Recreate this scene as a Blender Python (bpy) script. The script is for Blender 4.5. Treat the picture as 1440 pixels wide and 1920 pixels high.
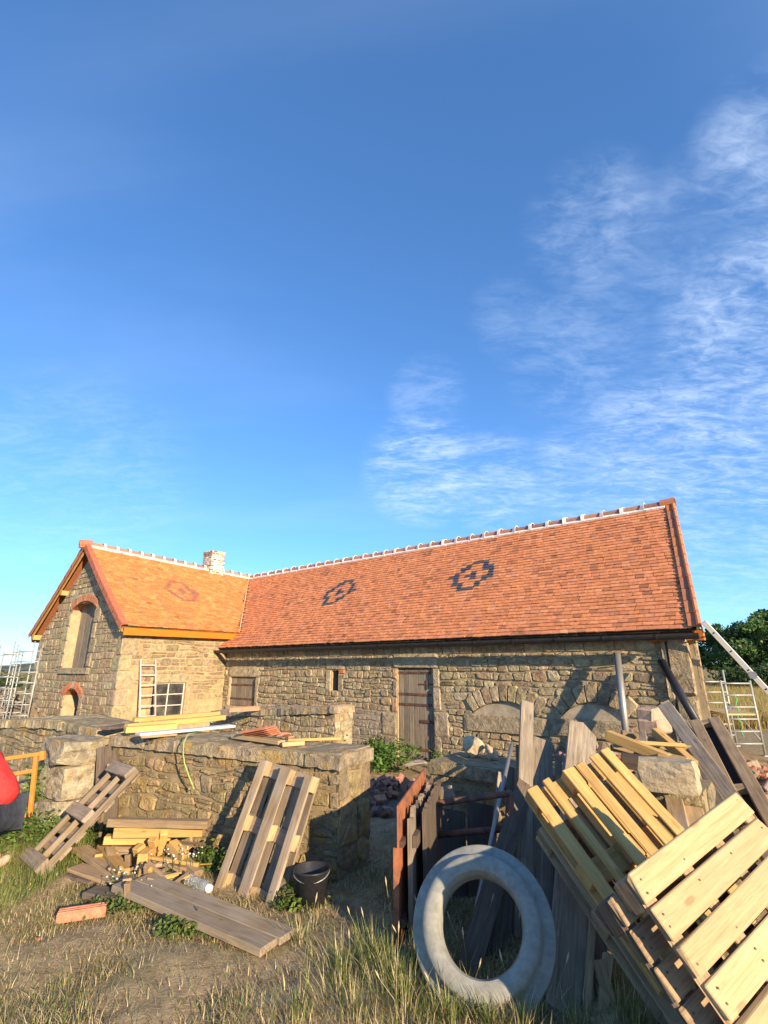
import bpy, bmesh, math, random
import numpy as np
from mathutils import Vector, Matrix
random.seed(7); rng = np.random.default_rng(7)
for o in list(bpy.data.objects): bpy.data.objects.remove(o)
sc = bpy.context.scene; C = sc.collection
R = math.radians

# ---------------------------------------------------------------- camera
FPX, HORIZON, EYE = 930.0, 1252.0, 1.9          # focal length and horizon row in photo pixels, eye height in metres
PITCH = math.atan((HORIZON - 960) / FPX)
cam_d = bpy.data.cameras.new('camera'); cam = bpy.data.objects.new('camera', cam_d); C.objects.link(cam)
cam.location = (0, 0, EYE); cam.rotation_euler = (math.pi/2 + PITCH, 0, 0)
cam_d.sensor_fit = 'VERTICAL'; cam_d.sensor_height = 24.0; cam_d.lens = 24.0 * FPX / 1920.0
cam_d.clip_start = 0.05; cam_d.clip_end = 20000
sc.camera = cam

# ---------------------------------------------------------------- light
SUN_AZ, SUN_EL = 147.0, 15.5
SUN_STRENGTH, SKY_STRENGTH, EXPOSURE = 5.0, 0.15, 1.02
sun_d = bpy.data.lights.new('sun', 'SUN'); sun = bpy.data.objects.new('sun', sun_d); C.objects.link(sun)
sun_d.energy = SUN_STRENGTH; sun_d.angle = R(0.55); sun_d.color = (1.0, 0.79, 0.53)
sdir = Vector((math.sin(R(SUN_AZ))*math.cos(R(SUN_EL)), math.cos(R(SUN_AZ))*math.cos(R(SUN_EL)), math.sin(R(SUN_EL))))
sun.rotation_euler = sdir.to_track_quat('Z', 'Y').to_euler(); sun.location = sdir*50

def n_mix(N, L, f, a, b, mode='MIX'):
    m = N.new('ShaderNodeMix'); m.data_type = 'RGBA'; m.blend_type = mode
    for i, q in ((0, f), (6, a), (7, b)):
        if isinstance(q, (int, float)): m.inputs[i].default_value = q
        elif isinstance(q, tuple): m.inputs[i].default_value = (*q[:3], 1)
        else: L.new(q, m.inputs[i])
    return m.outputs[2]
world = bpy.data.worlds.new('World'); sc.world = world; world.use_nodes = True
def build_world():
    nt = world.node_tree; N = nt.nodes; L = nt.links; N.clear()
    out = N.new('ShaderNodeOutputWorld'); bg = N.new('ShaderNodeBackground'); bg.inputs['Strength'].default_value = SKY_STRENGTH
    sky = N.new('ShaderNodeTexSky'); sky.sky_type = 'NISHITA'; sky.sun_disc = False
    sky.sun_elevation = R(SUN_EL); sky.sun_rotation = R(SUN_AZ); sky.altitude = 300
    sky.air_density = 0.8; sky.dust_density = 0.0; sky.ozone_density = 2.0
    hs = N.new('ShaderNodeHueSaturation'); hs.inputs['Saturation'].default_value = 1.02; hs.inputs['Value'].default_value = 1.0
    gm_ = N.new('ShaderNodeGamma'); gm_.inputs['Gamma'].default_value = .78; L.new(sky.outputs[0], gm_.inputs[0])
    L.new(n_mix(N, L, 1.0, gm_.outputs[0], (.60, .95, 1.36), 'MULTIPLY'), hs.inputs['Color'])
    tc = N.new('ShaderNodeTexCoord'); sep = N.new('ShaderNodeSeparateXYZ'); L.new(tc.outputs['Generated'], sep.inputs[0])
    def math_(op, a, b=None, clamp=False):
        m = N.new('ShaderNodeMath'); m.operation = op; m.use_clamp = clamp
        for i, x in enumerate((a, b)):
            if x is None: continue
            if isinstance(x, (int, float)): m.inputs[i].default_value = x
            else: L.new(x, m.inputs[i])
        return m.outputs[0]
    zc = math_('MAXIMUM', math_('ADD', sep.outputs['Z'], 0.16), 0.05)
    px = math_('DIVIDE', sep.outputs['X'], zc); py = math_('DIVIDE', sep.outputs['Y'], zc)
    comb = N.new('ShaderNodeCombineXYZ'); L.new(px, comb.inputs[0]); L.new(py, comb.inputs[1])
    # big slow noise decides where cirrus lies, fine stretched noise draws its wisps
    def noise(scale, detail, rough, dist, rot, stretch, off):
        mp = N.new('ShaderNodeMapping'); L.new(comb.outputs[0], mp.inputs[0])
        mp.inputs['Rotation'].default_value = (0, 0, rot); mp.inputs['Scale'].default_value = (stretch[0], stretch[1], 1); mp.inputs['Location'].default_value = off
        n = N.new('ShaderNodeTexNoise'); L.new(mp.outputs[0], n.inputs['Vector'])
        n.inputs['Scale'].default_value = scale; n.inputs['Detail'].default_value = detail; n.inputs['Roughness'].default_value = rough; n.inputs['Distortion'].default_value = dist
        return n.outputs[0]
    def ss(x, lo, hi):
        m = N.new('ShaderNodeMapRange'); m.interpolation_type = 'SMOOTHSTEP'; L.new(x, m.inputs['Value'])
        m.inputs['From Min'].default_value = lo; m.inputs['From Max'].default_value = hi
        return m.outputs[0]
    def near(d, lo, hi):                                   # a patch of sky round one direction
        v = Vector(d).normalized(); dp = N.new('ShaderNodeVectorMath'); dp.operation = 'DOT_PRODUCT'
        L.new(tc.outputs['Generated'], dp.inputs[0]); dp.inputs[1].default_value = v
        return ss(dp.outputs['Value'], lo, hi)
    def pix(u, v):
        c_, s_ = math.cos(PITCH), math.sin(PITCH); r = (u-720)/FPX; p = (960-v)/FPX
        return (r, c_-s_*p, s_+c_*p)
    patches = [(pix(790, 880), .991, .9985, 1.0), (pix(930, 905), .993, .999, .8), (pix(1080, 890), .993, .999, .7), (pix(1240, 850), .984, .998, .95), (pix(1400, 800), .978, .998, 1.0), (pix(1500, 620), .974, .998, 1.1),
               (pix(1110, 430), .992, .999, .5), (pix(1280, 440), .992, .999, .35), (pix(1450, 290), .992, .999, .75), (pix(1080, 660), .988, .999, .36), (pix(960, 590), .996, .9995, .25), (pix(800, 740), .996, .9995, .4), (pix(1380, 1010), .985, .998, .6), (pix(150, 900), .975, .998, .30), ((1, .25, .35), .86, .97, .9), ((1, -.5, .4), .8, .96, .8)]
    m = None
    for d, lo, hi, k in patches:
        q = math_('MULTIPLY', near(d, lo, hi), k); m = q if m is None else math_('MAXIMUM', m, q)
    w1 = noise(4.2, 12, .58, 1.1, R(62), (1.0, 2.0), (3.1, 1.7, 0)); w2 = noise(17.0, 9, .62, .9, R(75), (1.0, 2.4), (.3, 9.7, 0))
    wisps = math_('ADD', math_('MULTIPLY', w1, .62), math_('MULTIPLY', w2, .38))
    cl = math_('MULTIPLY', m, ss(wisps, .36, .86))
    veil = math_('MULTIPLY', ss(noise(.8, 5, .5, .3, R(10), (1, 2.5), (7, 2, 0)), .42, .75), .16)
    cl = math_('MINIMUM', math_('ADD', math_('MULTIPLY', cl, .85), math_('MULTIPLY', veil, .45)), .8)
    mix = N.new('ShaderNodeMix'); mix.data_type = 'RGBA'; L.new(cl, mix.inputs['Factor']); L.new(hs.outputs[0], mix.inputs[6])
    mix.inputs[7].default_value = (3.3, 3.9, 4.8, 1)
    L.new(mix.outputs[2], bg.inputs['Color']); L.new(bg.outputs[0], out.inputs[0])
build_world()
vs = sc.view_settings; vs.view_transform = 'Standard'; vs.look = 'None'; vs.gamma = 1; vs.exposure = EXPOSURE; vs.use_curve_mapping = False
sc.cycles.use_denoising = True; sc.cycles.max_bounces = 6

# ---------------------------------------------------------------- helpers
def ray(u, v):
    c_, s_ = math.cos(PITCH), math.sin(PITCH); r = (u-720)/FPX; p = (960-v)/FPX
    return np.array([r, c_-s_*p, s_+c_*p])
EYEP = np.array([0, 0, EYE])
def at(u, v, y):                       # world point at depth y seen at a photo pixel (used to survey the place)
    d = ray(u, v); return EYEP + d*(y/d[1])
def gr(u, v, z=0.0):                   # world point at height z seen at a photo pixel
    d = ray(u, v); return EYEP + d*((z-EYE)/d[2])
def proj(P):
    c_, s_ = math.cos(PITCH), math.sin(PITCH); d = np.asarray(P, float)-EYEP
    fw = c_*d[1]+s_*d[2]; up = -s_*d[1]+c_*d[2]
    return 720+FPX*d[0]/fw, 960-FPX*up/fw, fw
def unit(v): v = np.asarray(v, float); return v/np.linalg.norm(v)
def ground_z(x, y):
    t = np.clip((np.asarray(y, float)-6.0)/6.0, 0, 1); return -0.17*t*t*(3-2*t)

WM = {}                                 # object name -> world matrix, so that parts can be written in world space
def tag(o, label=None, cat=None, group=None, kind=None):
    if label: o['label'] = label
    if cat: o['category'] = cat; o['kind'] = 'thing'
    if group: o['group'] = group
    if kind: o['kind'] = kind
    return o
def thing(name, label, cat, loc=(0, 0, 0), rz=0.0, group=None, matrix=None, kind=None):
    o = bpy.data.objects.new(name, None); C.objects.link(o); o.empty_display_size = .1
    M = matrix if matrix is not None else Matrix.Translation(Vector(loc)) @ Matrix.Rotation(rz, 4, 'Z')
    o.matrix_world = M; WM[o.name] = M.copy()
    return tag(o, label, cat, group, kind)

class MB:
    """collects shapes; build() links them as one mesh object"""
    def __init__(s): s.v = []; s.f = []; s.t = []; s.g = []; s.n = 0
    def add(s, verts, faces, tint=(.5, .5, .5), grain=None):
        verts = np.asarray(verts, float); b = s.n
        s.v.append(verts); s.n += len(verts)
        s.f += [tuple(i+b for i in f) for f in faces]; s.t += [tint]*len(faces)
        s.g.append(np.zeros((len(verts), 3)) if grain is None else np.asarray(grain, float)); return s
    def box(s, c, X, Y, Z, ch=.004, tint=(.5, .5, .5), jit=0.0):
        """chamfered box: centre, half-extent vectors; X is the grain direction"""
        c = np.asarray(c, float); A = [np.asarray(q, float) for q in (X, Y, Z)]; Ls = [np.linalg.norm(q) for q in A]
        U = [q/max(l, 1e-9) for q, l in zip(A, Ls)]; ch = min(ch, min(Ls)*.45)
        vs_ = []; idx = {}
        for sx in (-1, 1):
            for sy in (-1, 1):
                for sz in (-1, 1):
                    j = [random.uniform(-jit, jit) for _ in range(3)] if jit else (0, 0, 0)
                    for k in range(3):
                        h = [Ls[i]-(ch if i != k else 0) for i in range(3)]
                        idx[(sx, sy, sz, k)] = len(vs_)
                        vs_.append([sx*h[0]+j[0], sy*h[1]+j[1], sz*h[2]+j[2]])
        F = []
        def q(*ks): F.append(tuple(idx[k] for k in ks))
        for sg in (-1, 1):
            o = [(-1, -1), (1, -1), (1, 1), (-1, 1)]
            if sg < 0: o = o[::-1]
            q(*[(sg, a, b, 0) for a, b in o]); q(*[(b, sg, a, 1) for a, b in o]); q(*[(a, b, sg, 2) for a, b in o])
        for a in (-1, 1):
            for b in (-1, 1):
                e = [(-1, a, b, 1), (1, a, b, 1), (1, a, b, 2), (-1, a, b, 2)]; q(*(e if a*b < 0 else e[::-1]))
                e = [(a, -1, b, 2), (a, 1, b, 2), (a, 1, b, 0), (a, -1, b, 0)]; q(*(e if a*b < 0 else e[::-1]))
                e = [(a, b, -1, 0), (a, b, 1, 0), (a, b, 1, 1), (a, b, -1, 1)]; q(*(e if a*b < 0 else e[::-1]))
        for sx in (-1, 1):
            for sy in (-1, 1):
                for sz in (-1, 1):
                    e = [(sx, sy, sz, 0), (sx, sy, sz, 1), (sx, sy, sz, 2)]; q(*(e if sx*sy*sz > 0 else e[::-1]))
        lv = np.array(vs_); off = np.array([random.uniform(0, 40), random.uniform(0, 40), random.uniform(0, 40)])
        return s.add(c + lv[:, :1]*U[0] + lv[:, 1:2]*U[1] + lv[:, 2:]*U[2], F, tint, lv+off)
    def bar(s, p0, p1, w, t, up=(0, 0, 1), ch=.004, tint=(.5, .5, .5), jit=0.0):
        """beam from p0 to p1; w across, t thick along the direction nearest to up"""
        p0 = np.asarray(p0, float); p1 = np.asarray(p1, float); x = unit(p1-p0); up = np.asarray(up, float)
        z = unit(up - x*np.dot(up, x)); y = np.cross(z, x)
        return s.box((p0+p1)/2, (p1-p0)/2, y*w/2, z*t/2, ch, tint, jit)
    def tube(s, pts, r, n=8, tint=(.5, .5, .5), cap=True):
        pts = [np.asarray(p, float) for p in pts]; rs = r if hasattr(r, '__len__') else [r]*len(pts); rings = []
        for i, p in enumerate(pts):
            d = unit(pts[min(i+1, len(pts)-1)]-pts[max(i-1, 0)]); a = np.cross(d, (0, 0, 1) if abs(d[2]) < .9 else (1, 0, 0)); a = unit(a); b = np.cross(d, a)
            rings.append([p+rs[i]*(a*math.cos(k*2*math.pi/n)+b*math.sin(k*2*math.pi/n)) for k in range(n)])
        V = [q for rg in rings for q in rg]; F = []
        for i in range(len(pts)-1):
            for k in range(n): F.append((i*n+k, (i+1)*n+k, (i+1)*n+(k+1) % n, i*n+(k+1) % n)[::-1])
        if cap: F.append(tuple(range(n))); F.append(tuple(range((len(pts)-1)*n, len(pts)*n))[::-1])
        ln = np.cumsum([0]+[np.linalg.norm(pts[i+1]-pts[i]) for i in range(len(pts)-1)])
        G = [(ln[i], rs[i]*math.cos(k), rs[i]*math.sin(k)) for i in range(len(pts)) for k in range(n)]
        return s.add(V, F, tint, G)
    def prism(s, poly, depth, o, ux, uz, un, tint=(.5, .5, .5)):
        """polygon (x,z list) in the frame o,ux,uz, extruded from out=0 to depth along un"""
        o, ux, uz, un = [np.asarray(q, float) for q in (o, ux, uz, un)]; n = len(poly)
        V = [o+x*ux+z*uz for x, z in poly]+[o+x*ux+z*uz+un*depth for x, z in poly]
        F = [tuple(range(n))[::-1], tuple(range(n, 2*n))]+[(i, (i+1) % n, n+(i+1) % n, n+i) for i in range(n)]
        off = random.uniform(0, 40)
        return s.add(V, F, tint, [(z+off, x+off, k*depth) for k in (0, 1) for x, z in poly])
    def quad(s, a, b, c, d, tint=(.5, .5, .5)): return s.add([a, b, c, d], [(0, 1, 2, 3)], tint)
    def build(s, name, mat, parent=None, smooth=False, world=True, label=None, cat=None, group=None, kind=None, recalc=True):
        me = bpy.data.meshes.new(name); V = np.concatenate(s.v) if s.v else np.zeros((0, 3))
        if parent is not None and world:
            Mi = np.array(WM[parent.name].inverted()); V = V @ Mi[:3, :3].T + Mi[:3, 3]
        me.from_pydata(V.tolist(), [], s.f)
        at_ = me.attributes.new('tint', 'FLOAT_COLOR', 'FACE'); T = np.ones((len(s.f), 4), np.float32); T[:, :3] = np.array(s.t, np.float32).reshape(-1, 3)
        at_.data.foreach_set('color', T.ravel())
        g = me.attributes.new('grain', 'FLOAT_VECTOR', 'POINT'); g.data.foreach_set('vector', np.concatenate(s.g).astype(np.float32).ravel())
        if recalc:
            bm = bmesh.new(); bm.from_mesh(me); bmesh.ops.recalc_face_normals(bm, faces=bm.faces); bm.to_mesh(me); bm.free()
        if smooth: me.polygons.foreach_set('use_smooth', [True]*len(me.polygons))
        me.materials.append(mat)
        o = bpy.data.objects.new(name, me); C.objects.link(o)
        if parent is not None: o.parent = parent; WM[o.name] = WM[parent.name]
        return tag(o, label, cat, group, kind)

# ---------------------------------------------------------------- materials
MATS = {}
def new_mat(name):
    m = bpy.data.materials.new(name); m.use_nodes = True; nt = m.node_tree
    return m, nt, nt.nodes, nt.links, nt.nodes['Principled BSDF']
def n_noise(N, L, vec, scale, detail=6, rough=.6, dist=0):
    n = N.new('ShaderNodeTexNoise'); n.inputs['Scale'].default_value = scale; n.inputs['Detail'].default_value = detail; n.inputs['Roughness'].default_value = rough; n.inputs['Distortion'].default_value = dist
    if vec is not None: L.new(vec, n.inputs['Vector'])
    return n.outputs[0]
def n_range(N, L, x, a, b, c=0, d=1):
    m = N.new('ShaderNodeMapRange'); L.new(x, m.inputs['Value'])
    for k, q in zip(('From Min', 'From Max', 'To Min', 'To Max'), (a, b, c, d)): m.inputs[k].default_value = q
    return m.outputs[0]
def n_bump(N, L, h, strength, dist, bsdf, chain=None):
    b = N.new('ShaderNodeBump'); b.inputs['Strength'].default_value = strength; b.inputs['Distance'].default_value = dist
    L.new(h, b.inputs['Height'])
    if chain is not None: L.new(chain, b.inputs['Normal'])
    L.new(b.outputs[0], bsdf.inputs['Normal']); return b.outputs[0]
def tinted(name, rough=.9, scale=9, amt=.45, fine=60, bump=.5, bdist=.02, lichen=None, dark=None, spec=.3):
    """surface whose own colour comes from each piece's tint, mottled by noise; lichen = (colour, scale, lo, hi)"""
    m, nt, N, L, b = new_mat(name)
    tc = N.new('ShaderNodeTexCoord'); P = tc.outputs['Object']
    a = N.new('ShaderNodeAttribute'); a.attribute_name = 'tint'
    n1 = n_noise(N, L, P, scale, 8, .65); n2 = n_noise(N, L, P, fine, 4, .6)
    k = n_range(N, L, n1, .25, .75, 1-amt, 1+amt*.6); g = N.new('ShaderNodeCombineColor')
    for i in range(3): L.new(k, g.inputs[i])
    col = n_mix(N, L, 1.0, a.outputs['Color'], g.outputs[0], 'MULTIPLY')
    k2 = n_range(N, L, n2, .3, .7, .78, 1.14); g2 = N.new('ShaderNodeCombineColor')
    for i in range(3): L.new(k2, g2.inputs[i])
    col = n_mix(N, L, 1.0, col, g2.outputs[0], 'MULTIPLY')
    for li in (dark, lichen):
        if li:
            f = n_range(N, L, n_noise(N, L, P, li[1], 7, .7, .4), li[2], li[3]); col = n_mix(N, L, f, col, li[0])
    L.new(col, b.inputs['Base Color']); b.inputs['Roughness'].default_value = rough; b.inputs['Specular IOR Level'].default_value = spec
    c1 = n_bump(N, L, n1, bump, bdist, b); n_bump(N, L, n2, bump*.8, bdist*.35, b, c1)
    MATS[name] = m; return m
def wood(name, dark, light, knots=.5, rough=.8, silver=0.0, bump=.35, dirt=(.09, .065, .04), dirt_amt=.42):
    m, nt, N, L, b = new_mat(name)
    a = N.new('ShaderNodeAttribute'); a.attribute_name = 'grain'; mp = N.new('ShaderNodeMapping'); L.new(a.outputs['Vector'], mp.inputs[0]); mp.inputs['Scale'].default_value = (1.6, 26, 26)
    g1 = n_noise(N, L, mp.outputs[0], 1.6, 8, .65, .6)
    mp2 = N.new('ShaderNodeMapping'); L.new(a.outputs['Vector'], mp2.inputs[0]); mp2.inputs['Scale'].default_value = (4, 120, 120)
    g2 = n_noise(N, L, mp2.outputs[0], 1.0, 4, .6)
    big = n_noise(N, L, a.outputs['Vector'], 2.2, 4, .6)
    t = N.new('ShaderNodeAttribute'); t.attribute_name = 'tint'
    col = n_mix(N, L, n_range(N, L, g1, .3, .7), dark, light)
    col = n_mix(N, L, n_range(N, L, g2, .52, .75, 0, .55), col, tuple(q*.45 for q in dark))
    col = n_mix(N, L, n_range(N, L, big, .45, .75, 0, dirt_amt), col, dirt)
    v = N.new('ShaderNodeTexVoronoi'); mp3 = N.new('ShaderNodeMapping'); L.new(a.outputs['Vector'], mp3.inputs[0]); mp3.inputs['Scale'].default_value = (3.2, 9, 9); L.new(mp3.outputs[0], v.inputs['Vector']); v.inputs['Scale'].default_value = 1.0
    col = n_mix(N, L, n_range(N, L, v.outputs['Distance'], .10, .16, knots, 0), col, tuple(q*.35 for q in dark))
    if silver:
        col = n_mix(N, L, n_range(N, L, n_noise(N, L, a.outputs['Vector'], 5, 5, .6), .35, .65, 0, silver), col, (.36, .35, .34))
    col = n_mix(N, L, 1.0, col, n_mix(N, L, 1.0, t.outputs['Color'], (2, 2, 2), 'MULTIPLY'), 'MULTIPLY')
    L.new(col, b.inputs['Base Color']); b.inputs['Roughness'].default_value = rough; b.inputs['Specular IOR Level'].default_value = .3
    c1 = n_bump(N, L, g1, bump, .004, b); n_bump(N, L, g2, bump, .002, b, c1)
    MATS[name] = m; return m
def metal(name, col, metallic=.9, rough=.4, rust=None, scale=12, bump=.1):
    m, nt, N, L, b = new_mat(name); tc = N.new('ShaderNodeTexCoord'); P = tc.outputs['Object']
    n1 = n_noise(N, L, P, scale, 8, .65)
    c = n_mix(N, L, n_range(N, L, n1, .3, .7, 0, .5), col, tuple(q*.55 for q in col))
    b.inputs['Metallic'].default_value = metallic
    if rust:
        f = n_range(N, L, n_noise(N, L, P, scale*.7, 8, .7, .5), rust[1], rust[2]); c = n_mix(N, L, f, c, rust[0])
        L.new(n_range(N, L, f, 0, 1, metallic, 0), b.inputs['Metallic'])
    L.new(c, b.inputs['Base Color']); L.new(n_range(N, L, n1, .3, .7, rough*.8, min(1, rough*1.3)), b.inputs['Roughness'])
    n_bump(N, L, n1, bump, .004, b); MATS[name] = m; return m
def plain(name, col, rough=.6, scale=20, amt=.25, bump=.15, spec=.4, bd=.006):
    m, nt, N, L, b = new_mat(name); tc = N.new('ShaderNodeTexCoord'); n1 = n_noise(N, L, tc.outputs['Object'], scale, 6, .6)
    c = n_mix(N, L, n_range(N, L, n1, .3, .7), tuple(q*(1-amt) for q in col), tuple(min(1, q*(1+amt)) for q in col))
    L.new(c, b.inputs['Base Color']); b.inputs['Roughness'].default_value = rough; b.inputs['Specular IOR Level'].default_value = spec
    n_bump(N, L, n1, bump, bd, b); MATS[name] = m; return m
def leafy(name, rough=.6, trans=.25):
    m, nt, N, L, b = new_mat(name); a = N.new('ShaderNodeAttribute'); a.attribute_name = 'tint'
    L.new(a.outputs['Color'], b.inputs['Base Color']); b.inputs['Roughness'].default_value = rough; b.inputs['Specular IOR Level'].default_value = .25
    tr = N.new('ShaderNodeBsdfTranslucent'); L.new(a.outputs['Color'], tr.inputs['Color']); mx = N.new('ShaderNodeMixShader'); mx.inputs[0].default_value = trans
    L.new(b.outputs[0], mx.inputs[1]); L.new(tr.outputs[0], mx.inputs[2]); L.new(mx.outputs[0], N['Material Output'].inputs['Surface'])
    MATS[name] = m; return m

M_STONE = tinted('rubble_stone', .92, 9, .6, 40, 1.0, .05, dark=((.05, .045, .04), 3.0, .62, .75))
M_MORTAR = tinted('lime_mortar', .95, 5, .4, 70, .6, .02)
M_RENDER = tinted('lime_render', .93, 3.5, .45, 45, .45, .02, dark=((.20, .15, .09), 2.2, .55, .8))
M_OLDSTONE = tinted('lichen_stone', .94, 9, .65, 45, 1.0, .05, lichen=((.44, .25, .04), 3.2, .54, .70), dark=((.06, .05, .04), 4.5, .56, .70))
M_TILE = tinted('clay_tile', .78, 14, .35, 90, .35, .006)
M_RIDGE = tinted('ridge_clay', .75, 14, .3, 70, .35, .006)
M_WHITE = tinted('white_mortar', .85, 12, .18, 60, .5, .01)
M_BRICK = tinted('fired_brick', .88, 14, .35, 80, .5, .008)
M_CONCRETE = tinted('cast_concrete', .75, 5, .22, 22, .12, .006, dark=((.13, .13, .115), 5, .60, .80))
M_ROCK = tinted('fresh_stone', .9, 10, .4, 60, .7, .02)
W_GREY = wood('weathered_wood', (.13, .10, .065), (.35, .28, .19), .35, .85, .10, .6)
W_DARK = wood('shade_darkened_old_wood', (.055, .038, .026), (.15, .11, .075), .3, .85, .05, .6)  # old wood, its colour lowered further to deepen the shade round the gate
W_PALLET = wood('pallet_wood', (.25, .16, .08), (.47, .33, .18), .45, .8, .06, .4, dirt_amt=.5)
W_NEW = wood('new_pine', (.44, .25, .07), (.60, .385, .135), .5, .7, 0, .2, (.3, .2, .1), .2)
W_PALE = wood('pale_deck_wood', (.40, .265, .12), (.56, .405, .215), .45, .75, 0, .25, (.42, .31, .19), .35)
W_STAIN = wood('orange_stained_wood', (.46, .13, .006), (.56, .175, .01), .3, .6, 0, .15, (.4, .17, .03), .15)
M_GALV = metal('galvanised_steel', (.36, .35, .33), .55, .45)
M_ALU = metal('aluminium', (.78, .78, .77), .6, .38)
M_RUST = metal('rusty_sheet', (.20, .085, .045), .1, .7, ((.36, .12, .045), .38, .58), 9, .4)
M_RUSTDARK = metal('rusted_iron', (.10, .06, .045), .3, .7, ((.20, .08, .04), .45, .6), 14, .4)
M_BLACK = plain('black_plastic', (.022, .022, .025), .45, 30, .3, .05)
M_GUTTER = plain('dark_zinc_gutter', (.03, .028, .028), .5, 12, .3, .05)
M_ORANGE = plain('orange_paint', (.62, .22, .04), .5, 16, .15, .05)
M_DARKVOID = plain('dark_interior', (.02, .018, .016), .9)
M_LEAF = leafy('leaf'); M_GRASS = leafy('grass_blade', .65, .3); M_PETAL = leafy('white_petal', .6, .3)
# ================================================================ the ground
def build_ground():
    xs = np.unique(np.concatenate([np.linspace(-9, 9, 150), np.sign(np.linspace(-1, 1, 81))*(9+np.abs(np.linspace(-1, 1, 81))**4*6000)]))
    ys = np.unique(np.concatenate([np.linspace(-3, 14, 150), np.linspace(14, 80, 60), 80+np.linspace(0, 1, 30)**3*6000, -3-np.linspace(0, 1, 20)**3*3000]))
    X, Y = np.meshgrid(xs, ys); r_ = np.random.default_rng(3)
    Z = ground_z(X, Y).astype(float)
    near = (np.abs(X) < 9) & (Y < 14)
    for k in range(26):
        ax, ay, ph = r_.normal(0, 4.5), r_.normal(0, 4.5), r_.uniform(0, 6.28); Z += np.where(near, .0035*np.sin(ax*X+ay*Y+ph), 0)
    Z += np.where(near, r_.normal(0, .004, Z.shape), 0)
    D = np.hypot(X, Y); Z += np.where(D > 60, -.010*(D-60)*np.clip((-X)/80, 0, 1)*np.clip(300/np.maximum(D, 1), 0, 1), 0)
    V = np.stack([X.ravel(), Y.ravel(), Z.ravel()], 1); nx = len(xs); F = []
    for j in range(len(ys)-1):
        b = j*nx
        for i in range(nx-1): F.append((b+i, b+i+1, b+nx+i+1, b+nx+i))
    m, nt, N, L, b = new_mat('dry_grass_earth'); tc = N.new('ShaderNodeTexCoord'); P = tc.outputs['Object']
    big = n_noise(N, L, P, .9, 6, .6, .3); mid = n_noise(N, L, P, 6, 8, .7); fine = n_noise(N, L, P, 55, 6, .7)
    mp = N.new('ShaderNodeMapping'); L.new(P, mp.inputs[0]); mp.inputs['Scale'].default_value = (28, 90, 30); mp.inputs['Rotation'].default_value = (0, 0, .5); straw = n_noise(N, L, mp.outputs[0], 1, 5, .7, .8)
    c = n_mix(N, L, n_range(N, L, mid, .35, .65), (.22, .15, .08), (.42, .31, .17))
    c = n_mix(N, L, n_range(N, L, straw, .5, .68, 0, .8), c, (.55, .43, .24))
    c = n_mix(N, L, n_range(N, L, big, .52, .66, 0, .45), c, (.16, .16, .06))
    c = n_mix(N, L, n_range(N, L, fine, .58, .75, 0, .6), c, (.06, .042, .025))
    # beyond the yard: a ripe golden meadow
    sep = N.new('ShaderNodeSeparateXYZ'); L.new(P, sep.inputs[0])
    mead = n_mix(N, L, n_range(N, L, n_noise(N, L, P, .15, 6, .6), .35, .65), (.30, .20, .06), (.40, .29, .10))
    c = n_mix(N, L, n_range(N, L, sep.outputs['Y'], 19, 22), c, mead)
    L.new(c, b.inputs['Base Color']); b.inputs['Roughness'].default_value = .95; b.inputs['Specular IOR Level'].default_value = .1
    c1 = n_bump(N, L, mid, .6, .05, b); n_bump(N, L, straw, .5, .012, b, c1)
    mb = MB(); mb.add(V, F); o = mb.build('ground', m, smooth=True, kind='structure', recalc=False)
build_ground()
# far hills seen over the low wall at the left, and behind the trees
def build_hills():
    m, nt, N, L, b = new_mat('far_hill'); tc = N.new('ShaderNodeTexCoord')
    n1 = n_noise(N, L, tc.outputs['Object'], .012, 8, .65); c = n_mix(N, L, n_range(N, L, n1, .42, .58), (.035, .055, .03), (.16, .15, .06))
    L.new(c, b.inputs['Base Color']); b.inputs['Roughness'].default_value = 1
    n = 160; V = []; F = []
    for i in range(n):
        t = R(-75+150*i/(n-1)); r0 = 900
        h = 10+7*math.sin(3.1*t+1)+4*math.sin(9*t+.4)+2.2*math.sin(31*t)+random.uniform(-.9, .9)
        for k, (q, z) in enumerate(((r0-350, -22), (r0-120, -6), (r0, h*.6-6), (r0+160, h), (r0+700, -20))):
            V.append((q*math.sin(t), q*math.cos(t), z))
    for i in range(n-1):
        for k in range(4): F.append((i*5+k, (i+1)*5+k, (i+1)*5+k+1, i*5+k+1))
    mb = MB(); mb.add(V, F); mb.build('hills', m, smooth=True, kind='structure')
build_hills()

# ================================================================ the barn
AX = R(-51.0)
O0 = gr(780, 1425, -.17); O0[2] = 0
BX = np.array([-math.sin(AX), -math.cos(AX), 0]); BY = np.array([math.cos(AX), -math.sin(AX), 0])   # along the front (to the right), into the building
def W(a, d, z): return O0 + a*BX + d*BY + np.array([0, 0, z])
def fa(u, v, d=0.0):                    # photo pixel -> (along, height) on a plane parallel to the front wall
    r_ = ray(u, v); t = np.dot(O0+d*BY-EYEP, BY)/np.dot(r_, BY); Q = EYEP+t*r_; return float(np.dot(Q-O0, BX)), float(Q[2])
def wa(u, v, a=-8.0):                   # photo pixel -> (depth, height) on a plane parallel to the wing's side wall
    r_ = ray(u, v); t = np.dot(O0+a*BX-EYEP, BX)/np.dot(r_, BX); Q = EYEP+t*r_; return float(np.dot(Q-O0, BY)), float(Q[2])
barn = thing('stone_barn', 'long L-shaped rubble stone barn with a new orange clay tile roof', 'barn', matrix=Matrix.Translation(Vector(O0)) @ Matrix.Rotation(math.atan2(BX[1], BX[0]), 4, 'Z'))
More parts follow.
